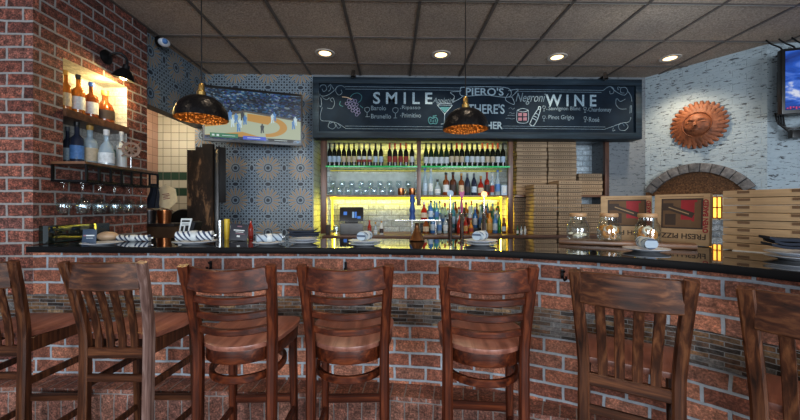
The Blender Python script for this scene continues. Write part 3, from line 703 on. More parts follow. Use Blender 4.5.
RL = ['label_white']*5+['label_cream']*3+['label_pale_blue', 'label_white', 'label_white', 'label_white', 'label_cream', 'label_cream', 'label_white', 'label_pale_blue']
RC = ['cap_black']*6+['cap_red']*2+['cap_black']*3+['cap_orange']*4+['cap_black']
for i, px in enumerate(RB):
    bottle('slope' if i < 5 else 'wine', 'wine_green' if i < 5 else 'wine_dark', RL[i], RC[i], (sx(px, YW), YW, Z1), f'{KN[RC[i]]}-capped wine bottle with {CN[RL[i]]} label, {ordinal(i, 16)} on the upper right shelf', 'wine bottles on the upper right shelf', 'wine_bottle', 1.0, .83 if i > 4 else .8)
# glasses on the second shelf, left bay
GP = [(0, 0), (.034, 0), (.034, .003), (.006, .008), (.0045, .012), (.0045, .08), (.012, .09), (.036, .115), (.044, .145), (.04, .175), (.034, .195), (.0325, .195), (.0385, .175), (.0425, .145), (.0345, .117), (.01, .094), (0, .092)]
TP = [(0, 0), (.034, 0), (.042, .02), (.046, .05), (.042, .085), (.037, .1), (.0355, .1), (.0405, .085), (.0445, .05), (.0405, .022), (.033, .005), (0, .004)]
for i in range(9):
    px = 333+i*9.4
    o = part('wineglass', 'wine_glass', lambda m: m.lathe(GP, seg=16), 'clear_glass', None); o.location = (sx(px, 4.6), 4.6, Z2+.0008)
    tag(o, f'stemmed wine glass in the back row on the second left shelf, {ordinal(i, 9)}', 'glass', 'stemmed glasses on the second left shelf')
for i in range(8):
    px = 331+i*8.6
    o = part('tumbler', 'stemless_glass', lambda m: m.lathe(TP, seg=16), 'clear_glass', None); o.location = (sx(px, 4.42), 4.42, Z2+.0008)
    tag(o, f'round stemless glass in the front row on the second left shelf, {ordinal(i, 8)}', 'glass', 'stemless glasses on the second left shelf')
for i, px in enumerate((401, 412.2)):
    t_ = thing('copper_mug', ['copper mug at right of the stemless glasses on the second left shelf', 'copper mug beside the middle shelf post'][i], 'mug', (sx(px, 4.42), 4.42, Z2+.0008), 0, 'copper mugs on the second left shelf')
    part('mugbody', 'mug_body', lambda m: m.lathe([(0, 0), (.036, 0), (.04, .01), (.04, .085), (.037, .085), (.037, .012), (0, .01)], seg=18), 'copper', t_)
    part('mughandle', 'handle', lambda m: m.tube([(.039, 0, .07), (.06, 0, .068), (.064, 0, .045), (.055, 0, .022), (.039, 0, .02)], .005), 'brass', t_)
# spirits on the second right shelf
SP = [(425, 'tall', 'clear_liquor', 'label_pale_blue', 'cap_blue', 1.0, .9), (430.8, 'tall', 'clear_liquor', 'label_white', 'cap_white', .98, .9), (437.5, 'squat', 'clear_liquor', 'label_white', 'cap_black', .9, .85), (446, 'liquor', 'amber', 'label_white', 'cap_black', 1, 1.05), (453, 'liquor', 'brown_liquor', 'label_dark', 'cap_black', 1.02, 1.05), (461.3, 'liquor', 'amber', 'label_cream', 'cap_gold', .97, .95), (467.3, 'slope', 'ink_liquor', 'label_dark', 'cap_grey', .95, .95), (474, 'slope', 'ink_liquor', 'label_pale_blue', 'cap_grey', .95, .95), (480.8, 'squat', 'red_liquor', 'label_cream', 'cap_gold', 1.1, .7), (487, 'liquor', 'red_liquor', 'label_dark', 'cap_red', 1.02, .8), (492.2, 'liquor', 'clear_liquor', 'label_red', 'cap_white', .95, .72), (497.6, 'tall', 'clear_liquor', 'label_blue', 'cap_blue', .95, 1.0)]
GN = dict(clear_liquor='clear', amber='amber', brown_liquor='brown', ink_liquor='dark blue', red_liquor='red', blue_liquor='blue', teal_liquor='teal', green_liquor='green', orange_liquor='orange', whisky='golden', frosted='frosted white', wine_green='dark green', wine_dark='near-black')
for i, (px, k, g, l, c, s, w) in enumerate(SP):
    bottle(k, g, l, c, (sx(px, YW), YW, Z2), f'{GN[g]} spirit bottle with {CN[l]} label, {ordinal(i, 13) if i else "leftmost"} on the second right shelf', 'spirits on the second right shelf', 'spirit_bottle', s, w)
m = MB(); m.box((0, 0, .065), (.075, .05, .13), .004); bx = m.build('gift_box', 'label_pale_blue', None, (sx(503.8, YW), YW, Z2+.001)); tag(bx, 'pale blue box at the right end of the second right shelf', 'box')
m = MB(); m.box((0, -.0258, .07), (.05, .002, .085)); m.build('front_print', 'label_white', bx)
# spirits on the back counter: front row and raised rear row
FR = [(426, 'squat', 'amber', 'label_cream', 'cap_black', 1.0, .75), (433, 'liquor', 'blue_liquor', 'label_pale_blue', 'cap_white', .9, 1), (439.5, 'liquor', 'clear_liquor', 'label_blue', 'cap_grey', .85, .9), (445.5, 'liquor', 'clear_liquor', 'label_white', 'cap_black', .8, .95), (450.6, 'slope', 'ink_liquor', 'label_dark', 'cap_black', .8, .8), (459.8, 'squat', 'red_liquor', None, 'cap_black', 1.2, .62), (465.7, 'squat', 'red_liquor', 'label_gold', 'cap_black', 1.1, .5), (471, 'squat', 'orange_liquor', 'label_red', 'cap_gold', .75, .8), (484, 'liquor', 'green_liquor', 'label_cream', 'cap_black', 1.0, .9), (489.7, 'liquor', 'orange_liquor', 'label_gold', 'cap_black', 1.0, .9), (495.1, 'liquor', 'blue_liquor', 'label_pale_blue', 'cap_white', .95, .85), (499.5, 'slope', 'green_liquor', None, 'cap_grey', .9, .68), (504, 'small', 'brown_liquor', 'label_pale_blue', 'cap_red', 1.0, 1.0)]
for i, (px, k, g, l, c, s, w) in enumerate(FR):
    bottle(k, g, l, c, (sx(px, 4.43), 4.43, ZB), f'{GN[g]} spirit bottle {"with "+CN[l]+" label" if l else "without label"}, {ordinal(i, 13)} in front row on back counter', 'spirits in the front row on the back counter', 'spirit_bottle', s, w)
pal = [('blue_liquor', 'label_white', 'cap_white'), ('teal_liquor', 'label_pale_blue', 'cap_blue'), ('clear_liquor', 'label_white', 'cap_red'), ('amber', 'label_cream', 'cap_black'), ('clear_liquor', 'label_dark', 'cap_gold'), ('whisky', 'label_white', 'cap_black'), ('green_liquor', 'label_cream', 'cap_gold'), ('clear_liquor', 'label_blue', 'cap_grey'), ('brown_liquor', 'label_gold', 'cap_black'), ('frosted', 'label_red', 'cap_white')]
for i in range(14):
    g, l, c = pal[[0, 1, 7, 2, 4, 3, 9, 5, 2, 8, 6, 0, 1, 6][i]]; k = ['liquor', 'tall', 'liquor', 'slope', 'liquor'][i % 5]
    px = 429+i*5.3
    bottle(k, g, l, c, (sx(px, 4.68), 4.68, ZB+.12), f'{GN[g]} spirit bottle with {KN[c]} cap, {ordinal(i, 14)} in the raised rear row', 'spirits in the raised rear row', 'spirit_bottle', (.86 if k == 'tall' else .92+.05*((i*7) % 3)), .83)
for i in range(13):
    g, l, c = pal[[2, 0, 7, 4, 1, 2, 8, 9, 0, 7, 5, 6, 2][i]]; k = ['liquor', 'slope', 'liquor', 'liquor', 'tall'][i % 5]
    px = 431.5+i*5.45
    bottle(k, g, l, c, (sx(px, 4.575), 4.575, ZB+.06), f'{GN[g]} spirit bottle with {KN[c]} cap, {ordinal(i, 13)} in the middle row', 'spirits in the middle row', 'spirit_bottle', .9+.05*((i*5) % 3), .84)
for i, px in enumerate((517.5, 521.3, 525)):
    bottle('small', ['green_liquor', 'clear_liquor', 'frosted'][i], 'label_white', 'cap_black', (at(px, 235, 4.12).x, 4.12, ZB), ['tiny green bottle at the right end of the back counter', 'tiny clear bottle second from the right end of back counter', 'tiny frosted white bottle at the far right end of back counter'][i], 'tiny bottles at the right end of the back counter', 'bottle', .62, .8)

# glass ledge with pepper mill and two bottles standing on it
YL = 4.14
lz = at(400, 219.6, YL).z; lx0, lx1 = at(395, 220, YL).x, at(440, 220, YL).x
lg = thing('glass_ledge', 'raised narrow glass ledge over the back counter carrying the blue mill', 'shelf', ((lx0+lx1)/2, YL, ZB))
m = MB(); m.box((0, 0, lz-ZB-.008), (lx1-lx0, .12, .016), .003); m.build('ledge_top', 'steel', lg)
for xx in (.2, lx1-lx0-.05):
    m = MB(); m.lathe([(0, 0), (.012, 0), (.012, lz-ZB-.016), (0, lz-ZB-.016)], (lx0-(lx0+lx1)/2+xx, 0, 0), 10); m.build('ledge_leg', 'steel', lg)
pm = thing('pepper_mill', 'tall blue pepper mill on the glass ledge', 'pepper mill', (at(412.3, 219, YL).x, YL, lz))
m = MB(); m.lathe([(0, 0), (.037, 0), (.038, .02), (.03, .05), (.026, .075), (.034, .1), (.036, .12), (.027, .15), (.025, .2), (0, .2)], seg=20); m.build('mill_body', 'mill_blue', pm)
m = MB(); m.lathe([(0, .2), (.03, .2), (.032, .215), (.03, .25), (.026, .262), (.028, .275), (.02, .295), (0, .298)], seg=20); m.build('mill_head', 'mill_blue', pm)
bottle('squat', 'red_liquor', 'label_cream', 'cap_white', (at(424, 219, YL).x, YL, lz), 'squat red-brown bottle on the glass ledge right of the blue mill', None, 'spirit_bottle', .95, .8)
bottle('liquor', 'blue_liquor', 'label_pale_blue', 'cap_black', (at(430.8, 219, YL).x, YL, lz), 'blue bottle on the glass ledge, right of the squat red-brown bottle', None, 'spirit_bottle', .78, .95)
bottle('liquor', 'teal_liquor', 'label_blue', 'cap_blue', (at(436.6, 219, YL).x, YL, lz), 'teal bottle at the right end of the glass ledge', None, 'spirit_bottle', .72, .9)
# beer taps rising behind the counter
YT = 3.75
for i, (px, pyt, hm, nm) in enumerate(((450.3, 190, 'label_pale_blue', 'beer tap with a round pale blue badge handle above steel column'), (461.8, 192, 'magenta', 'beer tap with a tall magenta handle'), (484, 191, 'copper', 'beer tap with a round brown badge handle above steel column'))):
    px0 = (454, 462.5, 478.5)[i]; x = at(px, 220, YT).x
    t_ = thing('beer_tap', nm, 'beer tap', (x, YT, 0), 0, 'beer taps on the service side')
    zt = at(400, 213, YT).z; ztop = at(400, pyt, YT).z
    m = MB(); m.lathe([(0, 0), (.05, 0), (.05, .02), (.02, .03), (.02, zt-.02), (.024, zt-.01), (.02, zt), (0, zt)], seg=16); m.build('column', 'steel', t_)
    m = MB(); m.tube([(0, 0, zt-.03), (0, -.05, zt-.03), (0, -.07, zt-.06)], .009); m.build('spout', 'steel', t_)
    m = MB(); m.lathe([(0, zt), (.008, zt), (.012, zt+.05), (.009, ztop-.05), (0, ztop-.04)], seg=12); h = m.build('handle', 'steel' if i != 1 else 'magenta', t_)
    m = MB()
    if i == 1: m.prism([(-.012, 0), (.012, 0), (.024, .04), (.03, .075), (0, .055), (-.03, .075), (-.024, .04)], -.008, .008, Matrix.Translation((0, 0, ztop-.06)) @ Matrix.Rotation(PI/2, 4, 'X'))
    else: m.lathe([(0, -.008), (.033, -.008), (.036, 0), (.033, .008), (0, .008)], seg=20, mat=Matrix.Translation((0, 0, ztop-.035)) @ Matrix.Rotation(PI/2, 4, 'X'))
    m.build('badge', hm, h)
# point of sale terminal, printer and the small things left on the back counter
YP = 4.2
ps = thing('sales_terminal', 'black touchscreen sales terminal with blue icons on the back counter', 'screen', (at(351, 233, YP).x, YP+.06, ZB+.001), .05)
hb = at(351, 223.3, YP).z-ZB
m = MB(); m.box((0, .03, hb/2), (.275, .2, hb), .012); m.build('cash_base', 'grey_plastic', ps)
m = MB(); m.box((0, .02, hb+.012), (.16, .12, .024), .008); m.build('stand_foot', 'black_plastic', ps)
rt = Matrix.Rotation(-.22, 3, 'X')
m = MB(); m.box((0, .0, hb+.105), (.285, .022, .175), .006, rt); sc_ = m.build('screen', 'black_plastic', ps)
for (x, z, w, h, mt) in ((-.075, .01, .042, .042, 'icon_blue'), (.02, -.008, .024, .075, 'icon_pale'), (.05, -.008, .024, .075, 'icon_blue'), (.09, -.04, .04, .03, 'icon_blue')):
    m = MB(); v = rt @ Vector((x, -.0118, z)); m.box((v.x, v.y, v.z+hb+.105), (w, .001, h), 0, rt); m.build('icon', mt, sc_)
m = MB(); m.box((0, 0, .06), (.05, .05, .12), .01); tag(m.build('card_reader', 'label_dark', None, (at(328, 233, YP).x, YP, ZB)), 'small dark box left of the sales terminal', 'box')
o = part('tumbler2', 'water_glass', lambda m: m.lathe([(0, 0), (.036, 0), (.046, .12), (.044, .12), (.034, .006), (0, .006)], seg=18), 'clear_glass', None); o.location = (at(336.5, 233, 4.13).x, 4.135, ZB+.001); o.scale = (1, 1, .9); tag(o, 'clear tumbler in front of the sales terminal', 'glass')
bottle('small', 'red_liquor', 'label_red', 'cap_red', (at(369.5, 233, YP).x, YP, ZB), 'small red bottle right of the sales terminal', None, 'sauce_bottle', .9, .95)
bottle('squat', 'clear_liquor', 'label_white', 'cap_gold', (at(375.5, 233, YP).x, YP, ZB), 'squat jar with white label between red bottle and white bottle', None, 'jar', .68, .7)
bottle('small', 'frosted', 'label_dark', 'cap_gold', (at(381.5, 233, YP).x, YP, ZB), 'small white bottle with dark label right of the sales terminal', None, 'sauce_bottle', .85, .95)

# ---------- stacked pizza boxes ----------
def carton(name, w, d, h, parent=None):
    m = MB(); m.box((0, 0, h/2), (w, d, h), .003); return m.build(name, 'carton_edge', parent)
CM = {}
def stack(n, w, d, h, x, y, z, rz, where, group, jig=.006, mat='carton_edge'):
    key = (w, d, h, mat)
    for k in range(n):
        if key not in CM:
            m = MB(); m.box((0, 0, h/2), (w, d, h-.003), .003); o = m.build('pizza_box', mat)
            if mat == 'carton':
                for xx in (-w*.27, w*.27): m = MB(); m.box((xx, -d/2-.0005, h*.72), (w*.13, .003, h*.34)); m.build('lid_tab', 'carton_dark', o)
            CM[key] = o
        else:
            o = CM[key].copy(); C.objects.link(o)
            for ch in list(CM[key].children): q = ch.copy(); C.objects.link(q); q.parent = o
        o.location = (x+random.uniform(-jig, jig), y+random.uniform(-jig, jig)*.5, z+k*h+.002); o.rotation_euler = (0, 0, rz+random.uniform(-.01, .01))
        tag(o, f'pizza box, {ordinal(n-1-k, n, "top")} {"of" if k in (0, n-1) else "from the top of"} {where}', 'box', group)
hz = (2.235-Z2)/14
stack(14, .385, .34, hz, at(532, 170, 4.38).x, 4.555, Z2, 0, 'the left column on the shelf under the chalkboard', 'pizza boxes on the upper shelf, left column')
stack(14, .36, .34, hz, at(563, 170, 4.38).x-.005, 4.555, Z2, 0, 'the right column on the shelf under the chalkboard', 'pizza boxes on the upper shelf, right column')
stack(6, .30, .34, .046, at(591, 180, 4.38).x, 4.555, Z2, 0, 'the short stack beside the wood post', 'pizza boxes beside the wood post')
stack(10, .26, .3, .045, at(524, 215, 4.45).x, 4.60, ZB, 0, 'the yellow-lit stack behind the others', 'yellow-lit pizza boxes')
stack(13, .275, .26, .046, at(544.5, 215, 4.11).x, 4.215, ZB, 0, 'the left tall stack on the back counter', 'pizza boxes on the back counter, left stack')
stack(14, .275, .26, .046, at(568.9, 215, 4.11).x, 4.215, ZB, 0, 'the right tall stack on the back counter', 'pizza boxes on the back counter, right stack')
stack(8, .27, .3, .046, at(592.5, 215, 4.30).x, 4.46, ZB, 0, 'the shadowed stack behind the glass jars', 'shadowed pizza boxes behind the jars')
# ---------- chalkboard sign ----------
YC = 4.18
A = at(313, 77.5, YC); B = at(641, 138.5, YC)
cb = thing('chalkboard_sign', 'long blue-framed chalkboard sign above the bar reading SMILE and WINE', 'sign', ((A.x+B.x)/2, YC, 0))
XC = (A.x+B.x)/2; Wd = B.x-A.x; zb, zt = at(400, 138.3, YC).z, at(400, 78, YC).z
def cx(px): return at(px, 105, YC).x-XC
def cz(py, px=470): return at(470, py, YC).z
m = MB(); m.box((0, .092, (zb+zt)/2), (Wd-.02, .155, zt-zb-.02)); m.build('board', 'chalk_navy', cb)
fw = .075
for (c, sz_, nm) in (((0, .075, zt-fw/2), (Wd, .19, fw), 'frame_rail'), ((0, .075, zb+fw/2), (Wd, .19, fw), 'frame_rail'), ((-Wd/2+fw/2, .075, (zb+zt)/2), (fw, .19, zt-zb-2*fw), 'frame_rail'), ((Wd/2-fw/2, .075, (zb+zt)/2), (fw, .19, zt-zb-2*fw), 'frame_rail')):
    m = MB(); m.box(c, sz_, .006); m.build(nm, 'frame_blue', cb)
YB_ = .0135
def chalk(pts, name, mat='chalk_grey', r=.0045, raw=False):
    m = MB()
    for line in pts:
        L = [Vector((cx(p[0]), YB_, cz(p[1]))) for p in line]
        if len(L) > 2: L = catmull(L, 5)
        m.tube(L, r, 5)
    return m.build(name, mat, cb)
def word(body, pxa, pxb, pyc, hpx, mat='chalk_blue_white', **k):
    """word fitted between two pixel columns"""
    o = text(body, hpx*.0119*1.42, mat, cb, (0, YB_, 0), **k)
    xs = [v.co.x for v in o.data.vertices]; zs = [v.co.y for v in o.data.vertices]
    w = max(xs)-min(xs); tw = cx(pxb)-cx(pxa); f = tw/w
    fz = hpx*.0119/(max(zs)-min(zs))
    mx, mz = (max(xs)+min(xs))/2, (max(zs)+min(zs))/2
    for v in o.data.vertices: v.co.x = (v.co.x-mx)*f; v.co.y = (v.co.y-mz)*fz
    o.location = ((cx(pxa)+cx(pxb))/2, YB_, cz(pyc)); return o
word('S M I L E', 373, 432.5, 98.3, 12, bold=.004); word('W I N E', 546, 597, 99.5, 12, bold=.004)
word("PIERO'S", 466, 504, 91.2, 8, bold=.002); word("THERE'S", 468, 505, 108.5, 10, bold=.003); word('HER', 486.5, 503, 125, 7.5, bold=.003)
for b, x0_, x1_, y_, h_ in (('Barolo', 371, 386, 108.3, 4.6), ('Brunello', 371, 391, 116.5, 4.6), ('Ripasso', 402, 420.5, 108, 4.8), ('Primitivo', 402, 421, 115.3, 4.8), ('Sauvignon Blanc', 549, 581, 108, 5.2), ('Pinot Grigio', 549, 574.5, 117, 5.8), ('Chardonnay', 589, 612, 109, 5.6), ('Rosé', 589.5, 600, 118.5, 5)):
    word(b, x0_, x1_, y_, h_, 'chalk_grey', bold=.0005)
word('Appletini', 433, 455, 101, 7, 'chalk_grey', shear=.35); word('Negroni', 516, 546, 98, 12, 'chalk_grey', shear=.35)
chalk([[(401, 108.6), (400.2, 108.6)], [(401, 115.8), (400.2, 115.8)], [(369.6, 108.6), (369, 108.6)], [(369.6, 116.8), (369, 116.8)], [(547.6, 108.6), (547, 108.6)], [(547.6, 117.6), (547, 117.6)], [(588, 109.6), (587.4, 109.6)], [(588, 119), (587.4, 119)]], 'chalk_dots', r=.006)
# ruled lines and scrolls
chalk([[(345, 87.2), (462, 87.6)], [(345, 89.6), (462, 90)], [(345, 126.5), (446, 126.8)], [(345, 129), (446, 129.4)], [(516, 88.6), (604, 89)], [(516, 90.6), (602, 91)], [(503, 125.6), (606, 126)], [(503, 127.8), (606, 128.4)]], 'ruled_lines', 'chalk_grey', .0035)
chalk([[(345, 88), (341, 86.2), (336.6, 87.6), (335.6, 92), (338.5, 95.6), (341.8, 93.6), (341, 90.4)], [(337, 87.6), (333, 92), (327, 96), (321, 96.5), (318.6, 91), (320.8, 86.2), (325, 86), (326.4, 90), (323.4, 92.2), (321.8, 89.6)],
       [(319.6, 95), (318.6, 103), (320.4, 107.6), (321.4, 104), (320.4, 98)], [(327, 108.6), (332, 109), (334.4, 103.6), (332.6, 98.6), (330, 100.2), (332.2, 102.6)], [(322, 98), (326, 100.4), (329.4, 98.4)], [(327.6, 88), (330.6, 85), (330, 90.4), (328, 92)], [(333.6, 90), (331.4, 86.4)],
       [(322, 108), (320, 116), (321.4, 121), (330, 121.8), (338, 124), (345, 128.4)], [(330, 121.8), (328, 127), (332.4, 129.4), (335.4, 126.6), (333.4, 122.6), (330, 124)], [(336, 125), (337.6, 128.6), (340.6, 127.2), (338, 124.6)]], 'scrollwork', 'chalk_grey', .004)
chalk([[(604, 89), (609, 85.4), (613.6, 86.2), (614.4, 91), (611, 92.4), (610.4, 89.6)], [(612, 86), (618, 91), (625, 93.6), (628.4, 89.6), (626, 85.8), (621.4, 86.6), (621.6, 91), (625, 91.4)], [(628, 89), (631.4, 94), (632.6, 100)], [(617, 97), (616.6, 103), (620.4, 107.4), (627, 107.6)], [(618, 97), (621, 100), (626, 97.6)], [(619, 88.6), (618.4, 85.4), (621, 86)],
       [(631.6, 116), (629.6, 120.6), (622, 122.2), (612, 126), (606, 128)], [(626, 121.6), (628.8, 125.6), (625.4, 129.4), (620, 128.4), (619.4, 124), (623, 122.4), (625, 125)], [(614, 126.6), (613.4, 130), (615.8, 129)], [(631, 104), (630.6, 112)], [(632.2, 104), (632, 111.6)]], 'scrollwork', 'chalk_grey', .004)
# grapes
gm = MB()
for i, (px, py) in enumerate([(348.6, 101), (352, 100.6), (355.2, 101.4), (346.6, 104), (350.2, 104.4), (353.6, 104.6), (356.6, 105), (349.2, 107.6), (352.8, 108), (356, 108.6), (358, 110), (352.4, 111), (355.6, 111.8), (358.6, 113), (356.6, 115)]):
    gm.lathe([(0, -.006), (.02, -.003), (.0215, .001), (.015, .003), (.014, -.001), (0, -.001)], seg=10, mat=Matrix.Translation((cx(px), YB_+.002, cz(py))) @ Matrix.Rotation(PI/2, 4, 'X'))
gm.build('grape_drawing', 'chalk_purple', cb)
chalk([[(342, 97.4), (347, 98), (352, 100)]], 'vine_drawing', 'chalk_tan', .006)
chalk([[(350, 98), (353, 94.6), (358, 93.6), (361.6, 96.6), (360.6, 101), (358, 103)], [(343, 107), (339.6, 105.4), (340.4, 101.6)], [(360, 106), (363, 108.4)]], 'leaf_drawing', 'chalk_teal', .004)
# glasses
def wg(x, y, s): return [[(x-2.3*s, y-2.6*s), (x-2.2*s, y), (x, y+1.6*s), (x+2.2*s, y), (x+2.3*s, y-2.6*s), (x, y-3.4*s), (x-2.3*s, y-2.6*s)], [(x, y+1.6*s), (x, y+6*s)], [(x-1.6*s, y+6*s), (x+1.6*s, y+6*s)]]
for g_ in ((367, 111, 1.0), (395.4, 111.5, 1.1), (544.4, 107, .55), (544.4, 117, .55), (585.6, 108, .55), (585.8, 117.6, .55)): chalk(wg(*g_), 'wine_glass_drawing', 'chalk_grey', .004)
chalk([[(437.4, 105), (452.6, 105)], [(437.4, 105), (444.8, 114)], [(452.6, 105), (444.8, 114)], [(444.8, 114), (444.4, 123.6)], [(441, 124), (448, 123.6)], [(438, 103.8), (445, 103.2), (452, 103.8)]], 'martini_drawing', 'chalk_blue_white', .005)
m = MB(); m.add([Vector((cx(439.6), YB_, cz(106.8))), Vector((cx(450.4), YB_, cz(106.8))), Vector((cx(444.9), YB_, cz(112.6)))], [[0, 1, 2]]); m.build('martini_fill', 'chalk_teal', cb)
chalk([[(433, 118.6), (430, 117), (428.6, 120), (430, 123.6), (433, 123.4), (436.4, 123.6), (437.6, 120), (436, 117.2), (433, 118.6)], [(433, 118.4), (433.6, 115.4)], [(434, 116.2), (436.6, 115.2)], [(431, 119), (431, 122)], [(433.4, 120), (433.2, 122.6)], [(435.4, 119), (435.4, 122.4)]], 'apple_drawing', 'chalk_teal', .007)
chalk([[(461, 87), (462, 95.5), (485, 94.6), (509, 96.4), (508.6, 87.6), (485, 86.2), (461, 87)], [(461, 91), (450.6, 92), (454.6, 96), (453, 101.6), (462, 97), (462, 95)], [(508.8, 90), (518.6, 88.6), (514, 94), (512, 96)], [(508.6, 93), (506, 99.4), (514.6, 103.8), (512.6, 97), (509, 96.4)]], 'ribbon_drawing', 'chalk_blue_white', .004)
chalk([[(517.4, 109.6), (517.4, 120.6), (523, 122.6), (528.6, 120.6), (528.6, 109.6)], [(517.4, 109.6), (523, 107.8), (528.6, 109.6), (523, 111.2), (517.4, 109.6)]], 'tumbler_drawing', 'chalk_blue_white', .0045)
m = MB()
for (px, py) in ((520.4, 114), (525.4, 114), (520.4, 118.6), (525.4, 118.4)): m.box((cx(px), YB_, cz(py)), (.045, .004, .04), .004)
m.build('ice_drawing', 'chalk_pink', cb)
chalk([[(530, 123.6), (534, 125), (539, 115.6), (535, 113.4), (530, 123.6)], [(535, 113.4), (538.4, 108.6), (540.6, 109.6), (539, 115.6)], [(538.6, 108), (539.4, 105.8), (541.2, 106.6), (540.6, 109.4)], [(533, 117.6), (537.6, 120)], [(534.4, 115.4), (538.4, 117.6)]], 'shaker_drawing', 'chalk_blue_white', .0055)
chalk([[(509, 108.4), (511, 107), (513, 108.6), (515, 107.4)], [(509.6, 112.6), (511, 112), (512.6, 113), (515, 112.4)], [(508, 115), (511, 114.6), (515, 115)], [(506, 118), (509, 117.6), (512, 118.4), (515, 117.8)]], 'small_squiggles', 'chalk_grey', .0035)
for px, l in ((353, 'small track spotlight on the top of the chalkboard frame at left'), (606, 'small track spotlight on the top of the chalkboard frame at right')):
    t_ = thing('spot_lamp', l, 'lamp', (at(px, 80, 4.1).x, YC-.062, zt+.001), 0, 'track spotlights over the chalkboard')
    m = MB(); m.box((0, .075, .0135), (.05, .12, .024), .004); m.build('mount', 'black_metal', t_)
    m = MB(); m.lathe([(0, 0), (.02, 0), (.024, .02), (.028, .085), (.024, .085), (.02, .03), (0, .03)], seg=16, mat=Matrix.Translation((0, .005, .06)) @ Matrix.Rotation(PI*.92, 4, 'X')); m.build('lamp_head', 'steel', t_)

# ---------- televisions ----------
T0 = at(202.2, 84.6, 3.80); T1 = at(302.6, 91.7, 4.12)
zt0, zb0 = at(202.2, 84.6, 3.80).z, at(202.2, 140.3, 3.80).z
tw = math.hypot(T1.x-T0.x, T1.y-T0.y); ta = math.atan2(T1.y-T0.y, T1.x-T0.x); th_ = zt0-zb0
tv = thing('television', 'wall television showing a basketball game over the patterned wall', 'television', ((T0.x+T1.x)/2, (T0.y+T1.y)/2, (zt0+zb0)/2), ta)
tv.rotation_euler = (math.radians(3), 0, ta)
m = MB(); m.box((0, .025, 0), (tw, .05, th_), .006); m.build('casing', 'black_plastic', tv)
sw, sh_ = tw-.045, th_-.055
def scr(m, pts, y): m.add([Vector((x*sw/2, y, z*sh_/2)) for x, z in pts], [list(range(len(pts)))])
m = MB(); scr(m, [(-1, -1), (1, -1), (1, 1), (-1, 1)], -.002); s0 = m.build('screen', 'crowd', tv)
def art(mat, name, polys, y):
    m = MB()
    for p in polys: scr(m, p, y)
    return m.build(name, mat, s0)
art('court_edge', 'court_picture', [[(-1, -.88), (1, -.88), (1, -.02), (-.2, .22), (-1, -.1)]], -.003)
art('court_pale', 'court_picture', [[(-1, -.86), (1, -.86), (1, -.08), (-.18, .14), (-1, -.3)]], -.0035)
art('court_tan', 'court_picture', [[(-1, -.86), (-.25, -.66), (.2, -.86)], [(-.15, -.2), (.28, -.3), (.45, .02), (-.15, .1)], [(-1, -.55), (-.55, -.4), (-.62, -.22), (-1, -.36)]], -.004)
ring = [(.2+.5*math.cos(a), -.38+.44*math.sin(a)) for a in [-.95*PI/2+PI*i/20*.95 for i in range(21)]]; ring2 = [(.2+.34*math.cos(a), -.38+.3*math.sin(a)) for a in [-.95*PI/2+PI*i/20*.95 for i in range(21)]]
art('court_tan', 'court_picture', [[ring[i], ring[i+1], ring2[i+1], ring2[i]] for i in range(20)], -.0045)
for (x, z, k) in ((-.45, -.28, 'player_white'), (-.38, -.1, 'player_blue'), (-.3, -.3, 'player_white'), (-.25, 0, 'player_dark'), (-.2, -.15, 'player_blue'), (-.5, 0, 'player_blue'), (.38, 0, 'player_white'), (.42, .08, 'player_blue'), (.16, -.45, 'player_dark'), (.84, -.2, 'player_blue'), (.88, -.05, 'player_white'), (-.33, -.45, 'player_blue')):
    art(k, 'player_picture', [[(x-.035, z-.22), (x-.01, z-.22), (x, z-.06), (x+.012, z-.2), (x+.04, z-.2), (x+.03, z-.05), (x+.045, z+.09), (x+.015, z+.11), (x+.015, z+.17), (x-.015, z+.17), (x-.015, z+.11), (x-.04, z+.09), (x-.03, z-.05)]], -.005)
art('bar_green', 'score_bar', [[(-.9, -.93), (-.34, -.93), (-.34, -.76), (-.9, -.76)]], -.0055)
art('bar_blue', 'score_bar', [[(-.24, -.96), (.24, -.96), (.24, -.82), (-.24, -.82)]], -.0055)
art('bar_black', 'score_bar', [[(.3, -.99), (.84, -.99), (.84, -.86), (.3, -.86)]], -.0055)
for q_ in [[(-.86, -.88), (-.81, -.88), (-.81, -.81), (-.86, -.81)], [(-.77, -.89), (-.72, -.89), (-.72, -.81), (-.77, -.81)], [(-.66, -.86), (-.4, -.86), (-.4, -.84), (-.66, -.84)], [(-.15, -.9), (.12, -.9), (.12, -.875), (-.15, -.875)], [(.42, -.935), (.7, -.935), (.7, -.915), (.42, -.915)]]: art('bar_white', 'score_mark', [q_], -.006)
m = MB(); m.box((0, .16, 0), (.3, .22, .2), .01); m.build('wall_bracket', 'black_metal', tv)
# right television
q0 = onplane(782, 50, P2, RD)[2]; dpt = 3.22
L0 = at(782, 49, dpt); zt1, zb1 = L0.z, at(782, 114, dpt).z
tv2 = thing('television', 'wall television with a blue picture cut off by the right edge', 'television', (L0.x, L0.y, (zt1+zb1)/2), -.30)
w2, h2 = 1.12, zt1-zb1
m = MB(); m.box((w2/2, .03, 0), (w2, .06, h2), .006); m.build('casing', 'black_plastic', tv2)
m = MB(); m.box((w2/2, -.001, .004), (w2-.05, .003, h2-.06)); s2 = m.build('screen', 'blue_picture', tv2)
m = MB()
for k in range(14): m.box((.04+k*.022, -.003, -h2/2+.05+(k % 3)*.004), (.012, .001, .012+(k % 2)*.012))
m.build('picture_marks', 'icon_pink', s2)
m = MB(); m.box((.22, .12, 0), (.3, .13, .3), .01); m.build('wall_bracket', 'black_metal', tv2)
for i, (dx, zz) in enumerate(((0, -.02), (.05, -.05), (.1, 0))):
    pass
cbx = thing('cable_box', 'small black box hanging with cables below the right television', 'box', (at(797, 133, 3.28).x, 3.28, at(797, 137, 3.28).z), -.28)
m = MB(); m.box((.03, .02, .03), (.14, .06, .075), .008); m.build('box_body', 'black_plastic', cbx)
tvc = MB()
